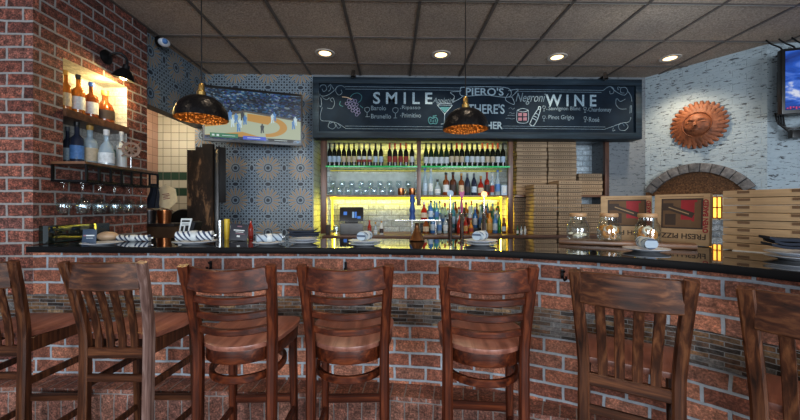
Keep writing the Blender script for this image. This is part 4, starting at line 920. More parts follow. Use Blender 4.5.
for k in range(4): 
    o_ = k*.02
    tvc.tube(catmull([Vector((-.12+o_, .08, .26)), Vector((-.1+o_, .06, .14-o_)), Vector((.0+o_, .03, .09-o_)), Vector((.1, .02, .12-o_)), Vector((.2, .03, .18))], 6), .007)
tvc.build('cables', 'black_plastic', cbx)
cb2 = MB()
for k in range(3):
    x_ = .0+k*.1; cb2.tube(catmull([Vector((x_, .14, .0)), Vector((x_+.02, .1, .06)), Vector((x_-.06, .1, .12)), Vector((x_-.09, .12, .17))], 5), .007)
o = cb2.build('loose_cables', 'black_plastic', None, (L0.x+.05, L0.y, zt1-.02)); tag(o, 'loose black cables rising from behind the right television', 'cable')
o.rotation_euler = (0, 0, -.3)

# ---------- pendants ----------
def pendant(px, pyr, wpx, depth, label):
    c = atd(px, pyr, depth); R_ = wpx/2*depth/F
    t_ = thing('pendant_lamp', label, 'lamp', (c.x, c.y, c.z), 0, 'black dome pendants over the bar'); k = R_/.15
    pr = [(.15, 0), (.147, .03), (.135, .068), (.112, .1), (.08, .124), (.045, .137), (.022, .141)]
    m = MB(); m.lathe([(r_*k, z*k) for r_, z in pr], seg=40); m.build('lamp_shade', 'shade_black', t_)
    m = MB(); m.lathe([((r_-.003)*k, (z-.0015)*k) for r_, z in pr]+[(0, .138*k)], seg=40); m.build('shade_lining', 'shade_gold', t_)
    m = MB(); m.lathe([(0, .14*k), (.024, .14*k), (.024, .155), (.016, .165), (.016, .195), (.01, .205), (0, .205)], seg=16); m.build('lamp_holder', 'brass', t_)
    m = MB(); m.lathe([(.0035, .2), (.0035, HC-c.z-.01)], seg=8); m.build('cord', 'black_plastic', t_)
    m = MB(); m.lathe([(0, HC-c.z-.03), (.05, HC-c.z-.03), (.055, HC-c.z-.001), (0, HC-c.z-.001)], seg=20); m.build('ceiling_cup', 'black_metal', t_)
    m = MB(); m.ball((0, 0, .075*k), .025*k); m.build('bulb', 'pendant_bulb', t_)
    return c
PC = [pendant(201.5, 119, 49.5, 2.02, 'black hammered dome pendant with gold lining in front of the basketball television'), pendant(465.5, 129.5, 45, 2.2, 'black hammered dome pendant with gold lining in front of the chalkboard')]
# ---------- recessed ceiling lights ----------
DL = []
for i, px in enumerate(((325, 53), (441, 54.5), (557, 57), (670, 58))):
    p = atz(*px, HC); DL.append(p)
    t_ = thing('downlight', ['leftmost', 'second from left', 'third from left', 'rightmost'][i]+' of the round recessed ceiling lights', 'ceiling light', (p.x, p.y, HC), 0, 'recessed ceiling lights')
    m = MB(); m.lathe([(.065, -.006), (.1, -.008), (.106, -.0005), (.065, -.0005), (.065, -.006)], seg=28); m.build('trim_ring', 'lens_trim', t_)
    m = MB(); m.lathe([(0, -.003), (.066, -.003), (.066, -.0005), (0, -.0005)], seg=24); m.build('lens', 'lens_warm', t_)
# security camera under the left header
p = onleft(158, 42)
t_ = thing('security_camera', 'small white camera with a blue eye high on the patterned side wall', 'camera', (XL+.001, p.y, p.z), 0)
m = MB(); m.lathe([(0, 0), (.05, 0), (.05, .015), (.03, .03), (0, .03)], seg=18, mat=Matrix.Rotation(PI/2, 4, 'Y')); m.build('mount', 'black_metal', t_)
m = MB(); m.ball((.07, -.02, -.015), .05, 16, (1, 1.15, .8)); m.build('camera_body', 'white_ceramic', t_)
m = MB(); m.ball((.095, -.05, -.016), .026, 12); m.build('camera_eye', 'label_blue', t_)

# ---------- niche: bottles, wood shelf, black glass rack ----------
nz = 2.055
ns = MB(); ns.box((-.075, (N0+N1)/2, 0), (.23, N1-N0-.002, .055), .006); o = ns.build('niche_shelf', 'shelf_wood', None, (XL-.02, 0, nz-.028)); tag(o, 'thick wood shelf across the lit brick wall niche', 'shelf')
def nb(px, X): d = ray(px, 150); return d.y*X/d.x
for i, (px, k, g, l, c, s, w) in enumerate(((65.8, 'liquor', 'whisky', 'label_cream', 'cap_gold', 1.04, .78), (78.5, 'liquor', 'whisky', 'label_white', 'cap_black', 1.06, .95), (91.5, 'liquor', 'amber', 'label_white', 'cap_blue', 1.0, 1.1), (105, 'squat', 'amber', 'label_dark', 'cap_gold', 1.2, 1.0))):
    X = XL-.08
    bottle(k, g, l, c, (X, nb(px, X), nz), ['golden bottle with gold cap at the near end of the upper niche shelf', 'golden bottle with tall white label and black cap in the upper niche', 'amber bottle with bright blue cap in the upper niche', 'squat amber bottle with dark label at the far end of the upper niche'][i], 'bottles on the upper niche shelf', 'spirit_bottle', s, w)
RXF, RZT, RZB = XL+.225, NZ0, 1.545
RY0, RY1 = nb(85, RXF), nb(158, RXF)
rk = thing('glass_rack', 'black metal wall rack with wood top and hanging wine glasses below', 'rack', (XL, (RY0+RY1)/2, RZB))
yc = (RY0+RY1)/2; L_ = RY1-RY0
m = MB(); m.box((.1135, 0, RZT-RZB-.009), (.225, L_, .018), .003); m.build('rack_top', 'shelf_wood', rk)
m = MB()
for k in range(8):
    yy = -L_/2+.008+k*(L_-.016)/7; m.box((.228, yy, (RZT-RZB)/2-.01), (.012, .012, RZT-RZB-.02))
for yy in (-L_/2+.008, L_/2-.008): m.box((.008, yy, (RZT-RZB)/2-.01), (.012, .012, RZT-RZB-.02)); m.box((.118, yy, .006), (.232, .012, .012))
m.box((.228, 0, .006), (.012, L_, .012)); m.box((.228, 0, RZT-RZB-.024), (.014, L_, .012)); m.box((.008, 0, .006), (.012, L_, .012))
m.build('rack_frame', 'black_metal', rk)
m = MB()
for k in range(11): m.box((.118, -L_/2+.05+k*(L_-.1)/10, .001), (.23, .01, .006))
m.build('glass_rail', 'black_metal', rk)
HG = [(.034, 0), (.034, -.003), (.005, -.008), (.004, -.02), (.004, -.085), (.012, -.1), (.034, -.12), (.041, -.15), (.037, -.185), (.031, -.21), (.0297, -.21), (.0355, -.185), (.0395, -.15), (.0325, -.122), (.009, -.103), (0, -.101)]
for i in range(10):
    yy = RY0+.042+i*(L_-.09)/9; xx = XL+.048+(i % 2)*.07
    o = part('hangglass', 'hanging_wine_glass', lambda m: m.lathe([(0, 0)]+HG, seg=18), 'clear_glass', None); o.location = (xx, yy, RZB-.003)
    tag(o, f'stemmed wine glass hanging upside down from the black rack, {ordinal(i, 10)}', 'glass', 'glasses hanging from the black rack')
for i, (px, k, g, l, c, s, w, X) in enumerate(((67.5, 'liquor', 'ink_liquor', 'label_pale_blue', 'cap_grey', 1.0, .8, -.14), (77, 'liquor', 'ink_liquor', 'label_blue', 'cap_black', 1.1, .95, -.045), (90, 'liquor', 'clear_liquor', 'label_cream', 'cap_gold', 1.1, 1.15, -.045), (106.5, 'squat', 'clear_liquor', 'label_white', 'cap_white', 1.3, .75, .06), (115.5, 'liquor', 'green_liquor', 'label_white', 'cap_black', .95, .85, -.11), (121.5, 'liquor', 'frosted', None, 'cap_white', 1.1, .85, .03))):
    X = XL+X
    bottle(k, g, l, c, (X, nb(px, X), NZ0 if X < XL-.036 else RZT), ['dark blue bottle at the near end of the lower niche', 'dark blue bottle second from the near end of the lower niche', 'clear bottle with gold foil neck in the lower niche', 'squat clear bottle with white label in the lower niche', 'small green bottle with black cap in the lower niche', 'frosted white bottle at the far end of the lower niche'][i], 'bottles in the lower niche', 'spirit_bottle', s, w)
X = XL+.13; wy = nb(131, X)
t_ = thing('ornament_wheel', 'small round brown wheel ornament on the black rack', 'ornament', (X, wy, RZT+.001), .7)
W_ = Matrix.Translation((0, 0, .165)) @ Matrix.Rotation(PI/2, 4, 'X')
m = MB(); m.lathe([(.042, -.008), (.062, -.008), (.062, .008), (.042, .008), (.042, -.008)], seg=24, mat=W_)
for k in range(4):
    a = k*PI/4; m.sweep([(-.085*math.cos(a), 0, .165-.085*math.sin(a)), (.085*math.cos(a), 0, .165+.085*math.sin(a))], .011, .011, (0, 1, 0))
m.build('wheel', 'board_wood', t_)
m = MB(); m.lathe([(0, 0), (.035, 0), (.035, .01), (.008, .016), (.007, .11), (0, .11)], seg=14); m.build('stand', 'steel', t_)
# sconce over the niche
p = onleft(105.5, 57)
sc = thing('wall_sconce', 'black gooseneck wall lamp shining over the lit brick niche', 'lamp', (XL, p.y, p.z))
m = MB(); m.lathe([(0, 0), (.055, 0), (.055, .012), (.02, .03), (0, .03)], seg=20, mat=Matrix.Rotation(PI/2, 4, 'Y')); m.build('wall_plate', 'black_metal', sc)
m = MB(); m.tube(catmull([Vector((.02, 0, 0)), Vector((.05, .01, .03)), Vector((.1, .03, .04)), Vector((.13, .045, .0)), Vector((.13, .045, -.05))], 6), .01); m.build('gooseneck', 'black_metal', sc)
SM = Matrix.Translation((.13, .045, -.045)) @ Matrix.Rotation(.25, 4, 'Y')
m = MB(); m.lathe([(0, 0), (.022, 0), (.025, -.03), (.05, -.055), (.075, -.1), (.08, -.115), (.077, -.115), (.07, -.1), (.045, -.058), (0, -.045)], seg=24, mat=SM); m.build('lamp_shade', 'black_metal', sc)
m = MB(); m.ball((0, 0, -.085), .03, 14, (1, 1, 1.3), SM); m.build('bulb', 'bulb_warm', sc)
SB = Vector((XL+.11, p.y+.045, p.z-.2))

# ---------- kitchen opening: tags, pails, cloth, tin ----------
def hexa(cx_, cy_, r, Y, txt, label, tilt):
    c = at(cx_, cy_, Y); o = MB()
    out = [(r*1.0*math.cos(a+tilt), r*1.12*math.sin(a+tilt)) for a in [PI/2+k*PI/3 for k in range(6)]]
    o.prism(out, -.004, .004, Matrix.Rotation(PI/2, 4, 'X')); q = o.build('paper_tag', 'paper', None, (c.x, c.y, c.z)); tag(q, label, 'paper')
    m = MB()
    for k in range(4): m.box(((k % 2-.5)*.01, -.006, .03-.016*k), (.07-.01*(k % 3), .002, .006), 0, Matrix.Rotation(-.15, 3, 'Y'))
    m.build('red_print', 'print_red', q); m = MB(); m.box((0, .008, -r*.9), (.012, .006, r*1.4)); m.build('added_stick', 'board_wood', q); return q  # stick is an added prop so the paper does not float
hexa(166.5, 197, .12, 3.72, '', 'cream hexagon paper with red writing hanging at the kitchen opening', .15)
hexa(151.5, 206, .10, 3.84, '', 'cream paper hanging behind the dark cloth at the kitchen opening', -.1)
c = at(153, 197, 3.5)
m = MB(); vs, fs = [], []
for j in range(13):
    for i in range(9):
        u, v = i/8-.5, j/12; w = .04+.06*v; vs.append((u*w*1.4+.015*math.sin(v*5), .02*math.sin(u*14)*(.3+v), .13-.24*v))
for j in range(12):
    for i in range(8): fs.append([j*9+i, j*9+i+1, (j+1)*9+i+1, (j+1)*9+i])
m.add(vs, fs); o = m.build('hanging_cloth', 'navy_cloth', None, c, recalc=False); tag(o, 'dark navy cloth hanging beyond the end of the brick wall', 'cloth')
sb = thing('kitchen_shelf', 'steel kitchen ledge below the pails in the opening', 'shelf', (at(160, 223, 3.75).x, 3.75, 0))
zk = at(160, 223, 3.75).z
m = MB(); m.box((-.06, 0, zk-.015), (.6, .3, .03), .003); m.build('ledge_top', 'dark_steel', sb)
m = MB(); m.box((-.06, .03, (zk-.03)/2), (.56, .22, zk-.03)); m.build('ledge_body', 'carton_dark', sb)
def pail(px, mat, label, r=.07, h=.135):
    t_ = thing('pail', label, 'pail', (at(px, 223, 3.72).x, 3.72, zk), 0, 'pails at the kitchen opening')
    m = MB(); m.lathe([(0, 0), (r*.8, 0), (r, h), (r+.006, h), (r+.006, h-.008), (r-.004, h-.006), (r*.77, .008), (0, .008)], seg=24); m.build('pail_body', mat, t_)
    m = MB(); m.tube([(r*math.cos(a), -.01, h-.02+r*.55*math.sin(a)) for a in [PI*i/12 for i in range(13)]], .004); m.build('handle', 'steel', t_)
pail(149, 'dark_steel', 'dark pail at the kitchen opening beside the brick wall'); pail(164.5, 'copper', 'shiny copper pail below the hexagon paper with red writing')
c = at(181.5, 226, 4.0)
m = MB(); m.lathe([(0, 0), (.14, 0), (.16, -.025), (.165, -.025), (.165, -.02), (.148, .006), (0, .006)], seg=36, mat=Matrix.Rotation(PI/2-.2, 4, 'X')); o = m.build('round_pan', 'black_metal', None, (c.x, c.y, c.z)); tag(o, 'round black pan standing upright left of the worn wood panel', 'pan')
kb = thing('kitchen_counter', 'dark counter in the kitchen opening behind the bar', 'counter', (-2.0, 4.05, 0))
m = MB(); m.box((-.02, 0, 1.02), (.75, .25, .04), .004); m.build('worktop', 'dark_steel', kb); m = MB(); m.box((-.02, .0, .5), (.72, .22, 1.0)); m.build('counter_body', 'black_plastic', kb)
o.location = (at(181.5, 220, 4.0).x, 4.0, 1.04+.165)
# worn wood panel
pw = thing('wood_panel', 'tall worn dark wood panel with stepped top before the patterned wall', 'panel', (at(201, 200, 3.8).x, 3.8, 0), math.radians(6))
zz = [at(200, y_, 3.8).z for y_ in (150.5, 147.5, 144)]
xw = [at(px, 200, 3.8).x-at(201, 200, 3.8).x for px in (189, 197, 203, 213)]
m = MB(); m.prism([(xw[0], 0), (xw[3], 0), (xw[3], zz[2]), (xw[2], zz[2]), (xw[2], zz[1]), (xw[1], zz[1]), (xw[1], zz[0]), (xw[0], zz[0])], -.025, .025, Matrix.Rotation(PI/2, 4, 'X')); m.build('plank', 'worn_wood', pw)
m = MB(); m.box((xw[3]+.05, .06, (zz[2]+1.45)/2-.02), (.1, .03, zz[2]-1.45), .004, Matrix.Rotation(.6, 3, 'Z')); m.build('side_leaf', 'black_plastic', pw)
m = MB(); m.box((xw[3]+.02, .03, zz[2]/2), (.05, .03, zz[2]-.1), .004); m.build('side_post', 'black_plastic', pw)

# ---------- pizza oven and sun ----------
cu0, cz0, _ = onplane(702, 205, P1, WD)
def ovl(px, py): u, z, q = onplane(px, py, P1, WD); return u, z
ov = thing('pizza_oven', 'brick pizza oven with grey stone arch in the white painted wall', 'oven', (P1.x, P1.y, 0), WROT)
a0_, a1_, at_ = ovl(646, 190), ovl(757, 187), ovl(702, 163)
cxo = (a0_[0]+a1_[0])/2; half = (a1_[0]-a0_[0])/2; zl = (a0_[1]+a1_[1])/2; rise = at_[1]-zl; Rr = (half*half+rise*rise)/(2*rise); zc = at_[1]-Rr; am = math.asin(half/Rr)
th2 = .1; NA = 11
for k in range(NA):
    f0, f1 = -am+2*am*k/NA, -am+2*am*(k+1)/NA; g_ = .006
    def pt(r_, a): return (cxo+r_*math.sin(a), zc+r_*math.cos(a))
    out = [pt(Rr, f0+g_), pt(Rr, (f0+f1)/2), pt(Rr, f1-g_), pt(Rr-th2, f1-g_), pt(Rr-th2, (f0+f1)/2), pt(Rr-th2, f0+g_)]
    m = MB(); m.prism(out, .0, .05+.006*(k % 2), Matrix.Rotation(PI/2, 4, 'X'), .006); m.build('arch_stone', 'arch_stone', ov)
out = [(cxo+(Rr-th2)*math.sin(a), zc+(Rr-th2)*math.cos(a)) for a in [am*(-1+2*i/20) for i in range(21)]]
m = MB(); m.prism(out, .0, .012, Matrix.Rotation(PI/2, 4, 'X')); m.build('oven_hood', 'copper_mesh', ov)
zw = ovl(700, 191)[1]
m = MB(); m.box((cxo, -.02, zw-.02), (half*2*.98, .04, .05), .004); m.build('mantel_beam', 'copper_mesh', ov)
w0, w1 = ovl(709, 197), ovl(722.5, 218)
g0, g1 = w0[0], w1[0]; gz1, gz0 = ovl(716, 197)[1], ovl(716, 218)[1]
m = MB(); m.box(((g0+g1)/2, -.012, (gz0+gz1)/2), (g1-g0, .02, gz1-gz0)); gw = m.build('glowing_window', 'oven_glow', ov)
m = MB()
for k in range(4): m.box((g0+(g1-g0)*k/3, -.025, (gz0+gz1)/2), (.012, .012, gz1-gz0))
for k in range(3): m.box(((g0+g1)/2, -.025, gz0+(gz1-gz0)*k/2), (g1-g0, .012, .012))
m.build('window_bars', 'copper', gw)
m = MB(); panel(m, (0, -.013), (1, 0), cxo-half*.9, cxo+half*.95, .4, gz0-.02); m.build('oven_brick_face', 'blue_brick', ov)
su, sz0, q = onplane(700, 125, P1, WD)
el, _, _ = onplane(672, 125, P1, WD); er, _, _ = onplane(728.5, 125, P1, WD); SR = (er-el)/2; su = (el+er)/2
SRz = 28*q.length/F*.93
SR = (SR+SRz)/2*.77
sun = thing('sun_face', 'terracotta sun face plaque with closed eyes on the white painted wall', 'plaque', (P1.x+WD.x*su-.846*.004, P1.y+WD.y*su-.532*.004, sz0), WROT)
RX90 = Matrix.Rotation(PI/2, 4, 'X')
m = MB(); m.lathe([(0, .0), (SR*.8, 0), (SR*.78, .02), (SR*.6, .03), (0, .03)], seg=40, mat=RX90); m.build('disc', 'terracotta', sun)
def rays(n, r0, r1, w, h, ph, wob, name):
    m = MB()
    for k in range(n):
        a = 2*PI*k/n+ph; pts = []
        for j in range(7):
            f = j/6; rr = r0+(r1-r0)*f; aa = a+wob*math.sin(f*PI*2)
            pts.append((rr*math.cos(aa), -h*(1-.5*f), rr*math.sin(aa)))
        m.sweep(pts, [w*(1-.62*(j/6)**2.5) for j in range(7)], [.03*(1-.5*j/6) for j in range(7)], (math.sin(a), 0, -math.cos(a)), True, 8)
    return m.build(name, 'terracotta', sun)
rays(30, SR*.55, SR*1.02, SR*.25, .03, 0, .045, 'outer_rays'); rays(30, SR*.5, SR*.86, SR*.2, .048, PI/30, -.045, 'inner_rays')
m = MB(); m.lathe([(SR*.5, .03), (SR*.56, .055), (SR*.52, .065), (SR*.47, .055)], seg=40, mat=RX90); m.build('face_rim', 'terracotta', sun)
m = MB(); f = SR*.5
prof = [(f*math.sin(a), .035+.075*math.cos(a)) for a in [PI/2*i/8 for i in range(8, -1, -1)]]; m.lathe(prof, seg=32, mat=RX90)
m.build('face', 'terracotta', sun); fy = -.11
m = MB(); m.sweep([(0, fy+.01, f*.3), (0, fy-.012, f*.05), (0, fy-.028, -f*.1), (0, fy-.004, -f*.16)], [.02, .03, .045, .03], [.02, .025, .035, .02], (1, 0, 0), True); m.build('nose', 'terracotta', sun)
for s in (-1, 1):
    m = MB(); m.ball((s*f*.38, fy+.026, f*.16), .04, 14, (1.1, .55, .5)); m.build('eyelid', 'terracotta', sun)
    m = MB(); m.tube(catmull([Vector((s*f*.14, fy+.006, f*.3)), Vector((s*f*.36, fy+.006, f*.42)), Vector((s*f*.62, fy+.03, f*.3))], 5), .010); m.build('eyebrow', 'terracotta', sun)
    m = MB(); m.ball((s*f*.5, fy+.04, -f*.22), .05, 12, (1, .5, .9)); m.build('cheek', 'terracotta', sun)
m = MB(); m.tube(catmull([Vector((-f*.3, fy+.02, -f*.38)), Vector((-f*.12, fy-.002, -f*.37)), Vector((0, fy-.004, -f*.4)), Vector((f*.12, fy-.002, -f*.37)), Vector((f*.3, fy+.02, -f*.38))], 4), .012); m.tube(catmull([Vector((-f*.18, fy+.01, -f*.45)), Vector((0, fy+.0, -f*.52)), Vector((f*.18, fy+.01, -f*.45))], 5), .014); m.build('lips', 'terracotta', sun)

# ---------- things on the bar top ----------
def top_at(px, py): p = atz(px, py, ZT); return (p.x, p.y, ZT)
def lathe_part(key, name, prof, mat, parent, seg=28): return part(key, name, lambda m: m.lathe(prof, seg=seg), mat, parent)
PLATE = [(0, 0), (.055, 0), (.06, .003), (.1, .014), (.102, .017), (.098, .017), (.06, .007), (0, .006)]
def plates(px, py, n, label, s=1):
    x, y, z = top_at(px, py); out = []
    for k in range(n):
        o = lathe_part('plate', 'plate', PLATE, 'white_ceramic', None); o.location = (x, y, z+.001+k*.0175*s); o.scale = (s, s, s)
        tag(o, (('white side plate under ' if k == 0 and n == 1 else ['bottom white plate of the pair under ', 'top white plate of the pair under '][k])+label) if n > 1 else 'white side plate under '+label, 'plate', 'white side plates along the bar'); out.append(o)
    return x, y, z+(n-1)*.0175*s+.0185*s
def napkin_roll(loc, rz, mat, label, L=.17, r=.026):
    t_ = thing('napkin_roll', label, 'napkin', loc, rz, 'rolled napkins along the bar')
    vs = []; pts = [(-L/2+L*i/10, 0, r) for i in range(11)]
    m = MB(); m.sweep(pts, [2*r*(1+.14*math.sin(i*2.1)) for i in range(11)], [2*r*(1+.12*math.cos(i*1.7)) for i in range(11)], (0, 0, 1), True, 14); m.build('napkin', mat, t_)
    m = MB(); m.lathe([(r*1.08, -.016), (r*1.14, -.014), (r*1.14, .014), (r*1.08, .016)], (0, 0, 0), 16, Matrix.Translation((0, 0, r)) @ Matrix.Rotation(PI/2, 4, 'Y')); m.build('paper_band', 'cream_card', t_)
    m = MB(); m.box((L/2+.008, 0, r), (.03, .012, .004), .001); m.box((L/2+.006, .008, r+.006), (.03, .006, .003)); m.build('cutlery_tip', 'steel', t_)
    return t_
# left end
sy0, sy1 = YF+.03, onleft(101, 240).y
bx_ = thing('splash_panel', 'low glossy black panel on the bar along the brick wall at left', 'panel', (XL, sy0, ZT+.001))
m = MB(); m.box((.035, (sy1-sy0)/2, .058), (.06, sy1-sy0, .116), .003); m.build('panel_body', 'tinted_acrylic', bx_)
tc = thing('table_card', 'small blue card standing before the low glossy black panel', 'card', top_at(89.5, 245.2), .05)
m = MB(); m.box((0, .0, .05), (.082, .004, .1), .001, Matrix.Rotation(-.12, 3, 'X')); tcc = m.build('card_face', 'blue_card', tc)
m = MB(); m.box((.004, -.0035, .06), (.056, .001, .008)); m.box((.004, -.004, .044), (.04, .001, .003)); m.build('white_print', 'label_white', tcc)
m = MB(); m.box((-.024, -.005, .06), (.014, .001, .0085)); m.build('pink_print', 'chalk_pink', tcc)
x, y, z = plates(102, 245.3, 1, 'nothing, beside the small blue card', 1.05)
for o_ in [o for o in C.objects if o.get('label', '').startswith('white side plate under nothing')]: o_['label'] = 'empty white side plate beside the small blue card at left'
t_ = thing('rolled_towel', 'tan folded towel behind the empty white plate', 'towel', top_at(108, 241.5), .1)
m = MB(); m.ball((0, 0, .035), .05, 18, (1.35, .8, .7)); m.build('towel', 'tan_towel', t_)
napkin_roll(top_at(134, 241.5), .1, 'stripe_napkin', 'patterned napkin roll lying beyond the tan folded towel', .2, .022)
t_ = thing('menu_stand', 'pale printed card in a black stand behind a patterned napkin roll', 'card', top_at(185, 241.5), -.2)
m = MB(); m.box((0, 0, .08), (.085, .008, .16), .003, Matrix.Rotation(-.2, 3, 'X')); mc = m.build('card', 'cream_card', t_)
RR = Matrix.Rotation(-.2, 3, 'X')
m = MB()
for (x_, z_, w_, h_) in ((0, .06, .06, .012), (-.02, .0, .02, .05), (.015, .01, .025, .04), (0, -.05, .06, .006), (.01, -.035, .03, .006), (0, .04, .05, .004)):
    v = RR @ Vector((x_, -.0045, z_)); m.box((v.x, v.y, v.z+.08), (w_, .001, h_), 0, RR)
m.build('black_print', 'black_plastic', mc)
m = MB(); m.box((.05, .03, .07), (.03, .07, .14), .004, Matrix.Rotation(.3, 3, 'Y')); m.box((.02, .035, .01), (.1, .08, .02), .003); m.build('stand', 'black_plastic', t_)
x, y, z = plates(195, 244.2, 1, 'the patterned napkin roll before the pale printed card', 1.25); napkin_roll((x, y, z), .15, 'stripe_napkin', 'patterned napkin roll on a plate before the pale printed card', .21, .03)
# straws, tumblers and menus
p = top_at(220, 239.5)
for i, (dx, h, mat, lab) in enumerate(((-.0, .14, 'steel', 'tall steel tumbler right of the worn wood panel'), (.045, .15, 'yellow_plastic', 'tall yellow cup beside the steel tumbler'), (.085, .1, 'cream_card', 'short pale cup left of the slanted dark menu'))):
    m = MB(); m.lathe([(0, 0), (.017, 0), (.02, h), (.018, h), (.015, .005), (0, .005)], seg=18); tag(m.build('cup', mat, None, (p[0]+dx, p[1]+.01*i, p[2])), lab, 'cup', 'cups by the menus')
t_ = thing('menu_card', 'dark blue menu card leaning beside the pale cup', 'card', top_at(239, 241), .25)
RR = Matrix.Rotation(.1, 3, 'Y') @ Matrix.Rotation(-.25, 3, 'X')
m = MB(); m.box((0, 0, .062), (.115, .006, .115), .001, RR); mc = m.build('card_face', 'dark_card', t_)
for nm, mat, L in (('pale_print', 'label_white', ((0, .012, .07, .007), (.004, .0, .05, .004), (0, -.03, .02, .012))), ('pink_print', 'chalk_pink', ((0, .04, .03, .008), (.01, -.012, .06, .004)))):
    m = MB()
    for (x_, z_, w_, h_) in L: v = RR @ Vector((x_, -.0036, z_)); m.box((v.x, v.y, v.z+.062), (w_, .001, h_), 0, RR)
    m.build(nm, mat, mc)
m = MB(); m.box((.0, .04, .012), (.11, .07, .024), .003); m.build('card_holder', 'black_plastic', t_)
bottle('small', 'red_liquor', 'label_red', 'cap_black', (top_at(243.5, 240)[0], top_at(243.5, 239.5)[1]+.09, ZT), 'small red sauce bottle behind the dark blue menu card', None, 'sauce_bottle', .78, .8)
x, y, z = plates(269, 244.6, 1, 'the pale napkin before the patterned wall', .98); napkin_roll((x, y, z), .5, 'white_napkin', 'pale napkin roll on a plate before the patterned wall', .15, .024)
def napkin_pile(px, py, label, plabel, s=1, n=3):
    x, y, z = plates(px, py, 2, plabel, s*1.1)
    t_ = thing('folded_napkins', label, 'napkin', (x, y, z+.004*s), .1, 'dark napkin piles on plates')
    for k in range(n):
        vs, fs = [], []; N = 12
        for side in (0, 1):
            for j in range(N+1):
                for i in range(N+1):
                    u, v = i/N-.5, j/N-.5; zz_ = .016*k+.012*side+.006*math.sin(u*9+k)*abs(u*2)+.012*(abs(u*2)**3)*(k+1)*.4
                    vs.append(((u*.21+.01*math.sin(k*2))*s, v*.13*s*(1-.2*abs(u)), zz_*s+.012*s))
        q = (N+1)*(N+1)
        for side in (0, 1):
            for j in range(N):
                for i in range(N): fs.append([side*q+j*(N+1)+i, side*q+j*(N+1)+i+1, side*q+(j+1)*(N+1)+i+1, side*q+(j+1)*(N+1)+i])
        for i in range(N):
            for (a, b) in (((0, i), (0, i+1)), ((N, i), (N, i+1)), ((i, 0), (i+1, 0)), ((i, N), (i+1, N))):
                A_, B_ = a[0]*(N+1)+a[1], b[0]*(N+1)+b[1]; fs.append([A_, B_, q+B_, q+A_])
        m = MB(); m.add(vs, fs); m.build('napkin', 'navy_cloth', t_)
    return t_
napkin_pile(304, 243.5, 'dark navy folded napkins piled on plates left of the bottle shelving', 'the dark napkins left of the bottle shelving', .86)
x, y, z = plates(365, 245.8, 2, 'the pale ring-shaped napkin before the sales terminal', 1.0)
napkin_roll((x, y, z), 1.2, 'white_napkin', 'pale napkin roll on plates before the sales terminal', .11, .026)
# copper lamp-like decanter
t_ = thing('copper_decanter', 'copper cone-shaped decanter on the bar before the blue mill', 'decanter', top_at(417, 240.8))
m = MB(); m.lathe([(0, 0), (.05, 0), (.056, .006), (.05, .02), (.028, .06), (.016, .09), (.014, .12), (.017, .125), (.012, .125), (.01, .09), (0, .08)], seg=24); m.build('decanter_body', 'bronze', t_)
x, y, z = plates(480.5, 245.5, 2, 'the pale napkin before the beer taps', 1.0); napkin_roll((x, y, z), .9, 'white_napkin', 'pale napkin roll on plates before the beer taps', .12, .026)
# jars on the wooden board
bd = [tuple(atd(565, 240, 2.30)), tuple(atd(628, 240, 2.2)), tuple(atd(688, 240, 1.98))]
dv = Vector((bd[2][0]-bd[0][0], bd[2][1]-bd[0][1])); br = math.atan2(dv.y, dv.x)
bo = thing('serving_board', 'long live-edge wooden board carrying the three glass jars', 'board', ((bd[0][0]+bd[2][0])/2, (bd[0][1]+bd[2][1])/2, ZT+.001), br)
Lb = dv.length+.06
m = MB(); m.prism([(-Lb/2, -.07), (-Lb/4, -.085), (0, -.075), (Lb/4, -.088), (Lb/2, -.07), (Lb/2+.01, .05), (Lb/4, .085), (0, .075), (-Lb/4, .085), (-Lb/2-.01, .06)], 0, .028, bevel=.005); m.build('plank', 'board_wood', bo)
JP = [(0, .0), (.064, 0), (.071, .008), (.0715, .05), (.070, .085), (.063, .108), (.052, .124), (.05, .132), (.05, .15), (.0475, .15), (.0475, .132), (.0495, .122), (.0605, .106), (.0675, .084), (.069, .05), (.067, .011), (0, .006)]
bvec = Vector((math.cos(br), math.sin(br))); bcen = Vector((bo.location.x, bo.location.y))
def along(px):    # point on the board's axis seen in this column
    d = ray(px, 235); s = 0
    A_ = Matrix(((d.x, -bvec.x), (d.y, -bvec.y))); k_ = A_.inverted() @ bcen
    return bcen+bvec*k_.y
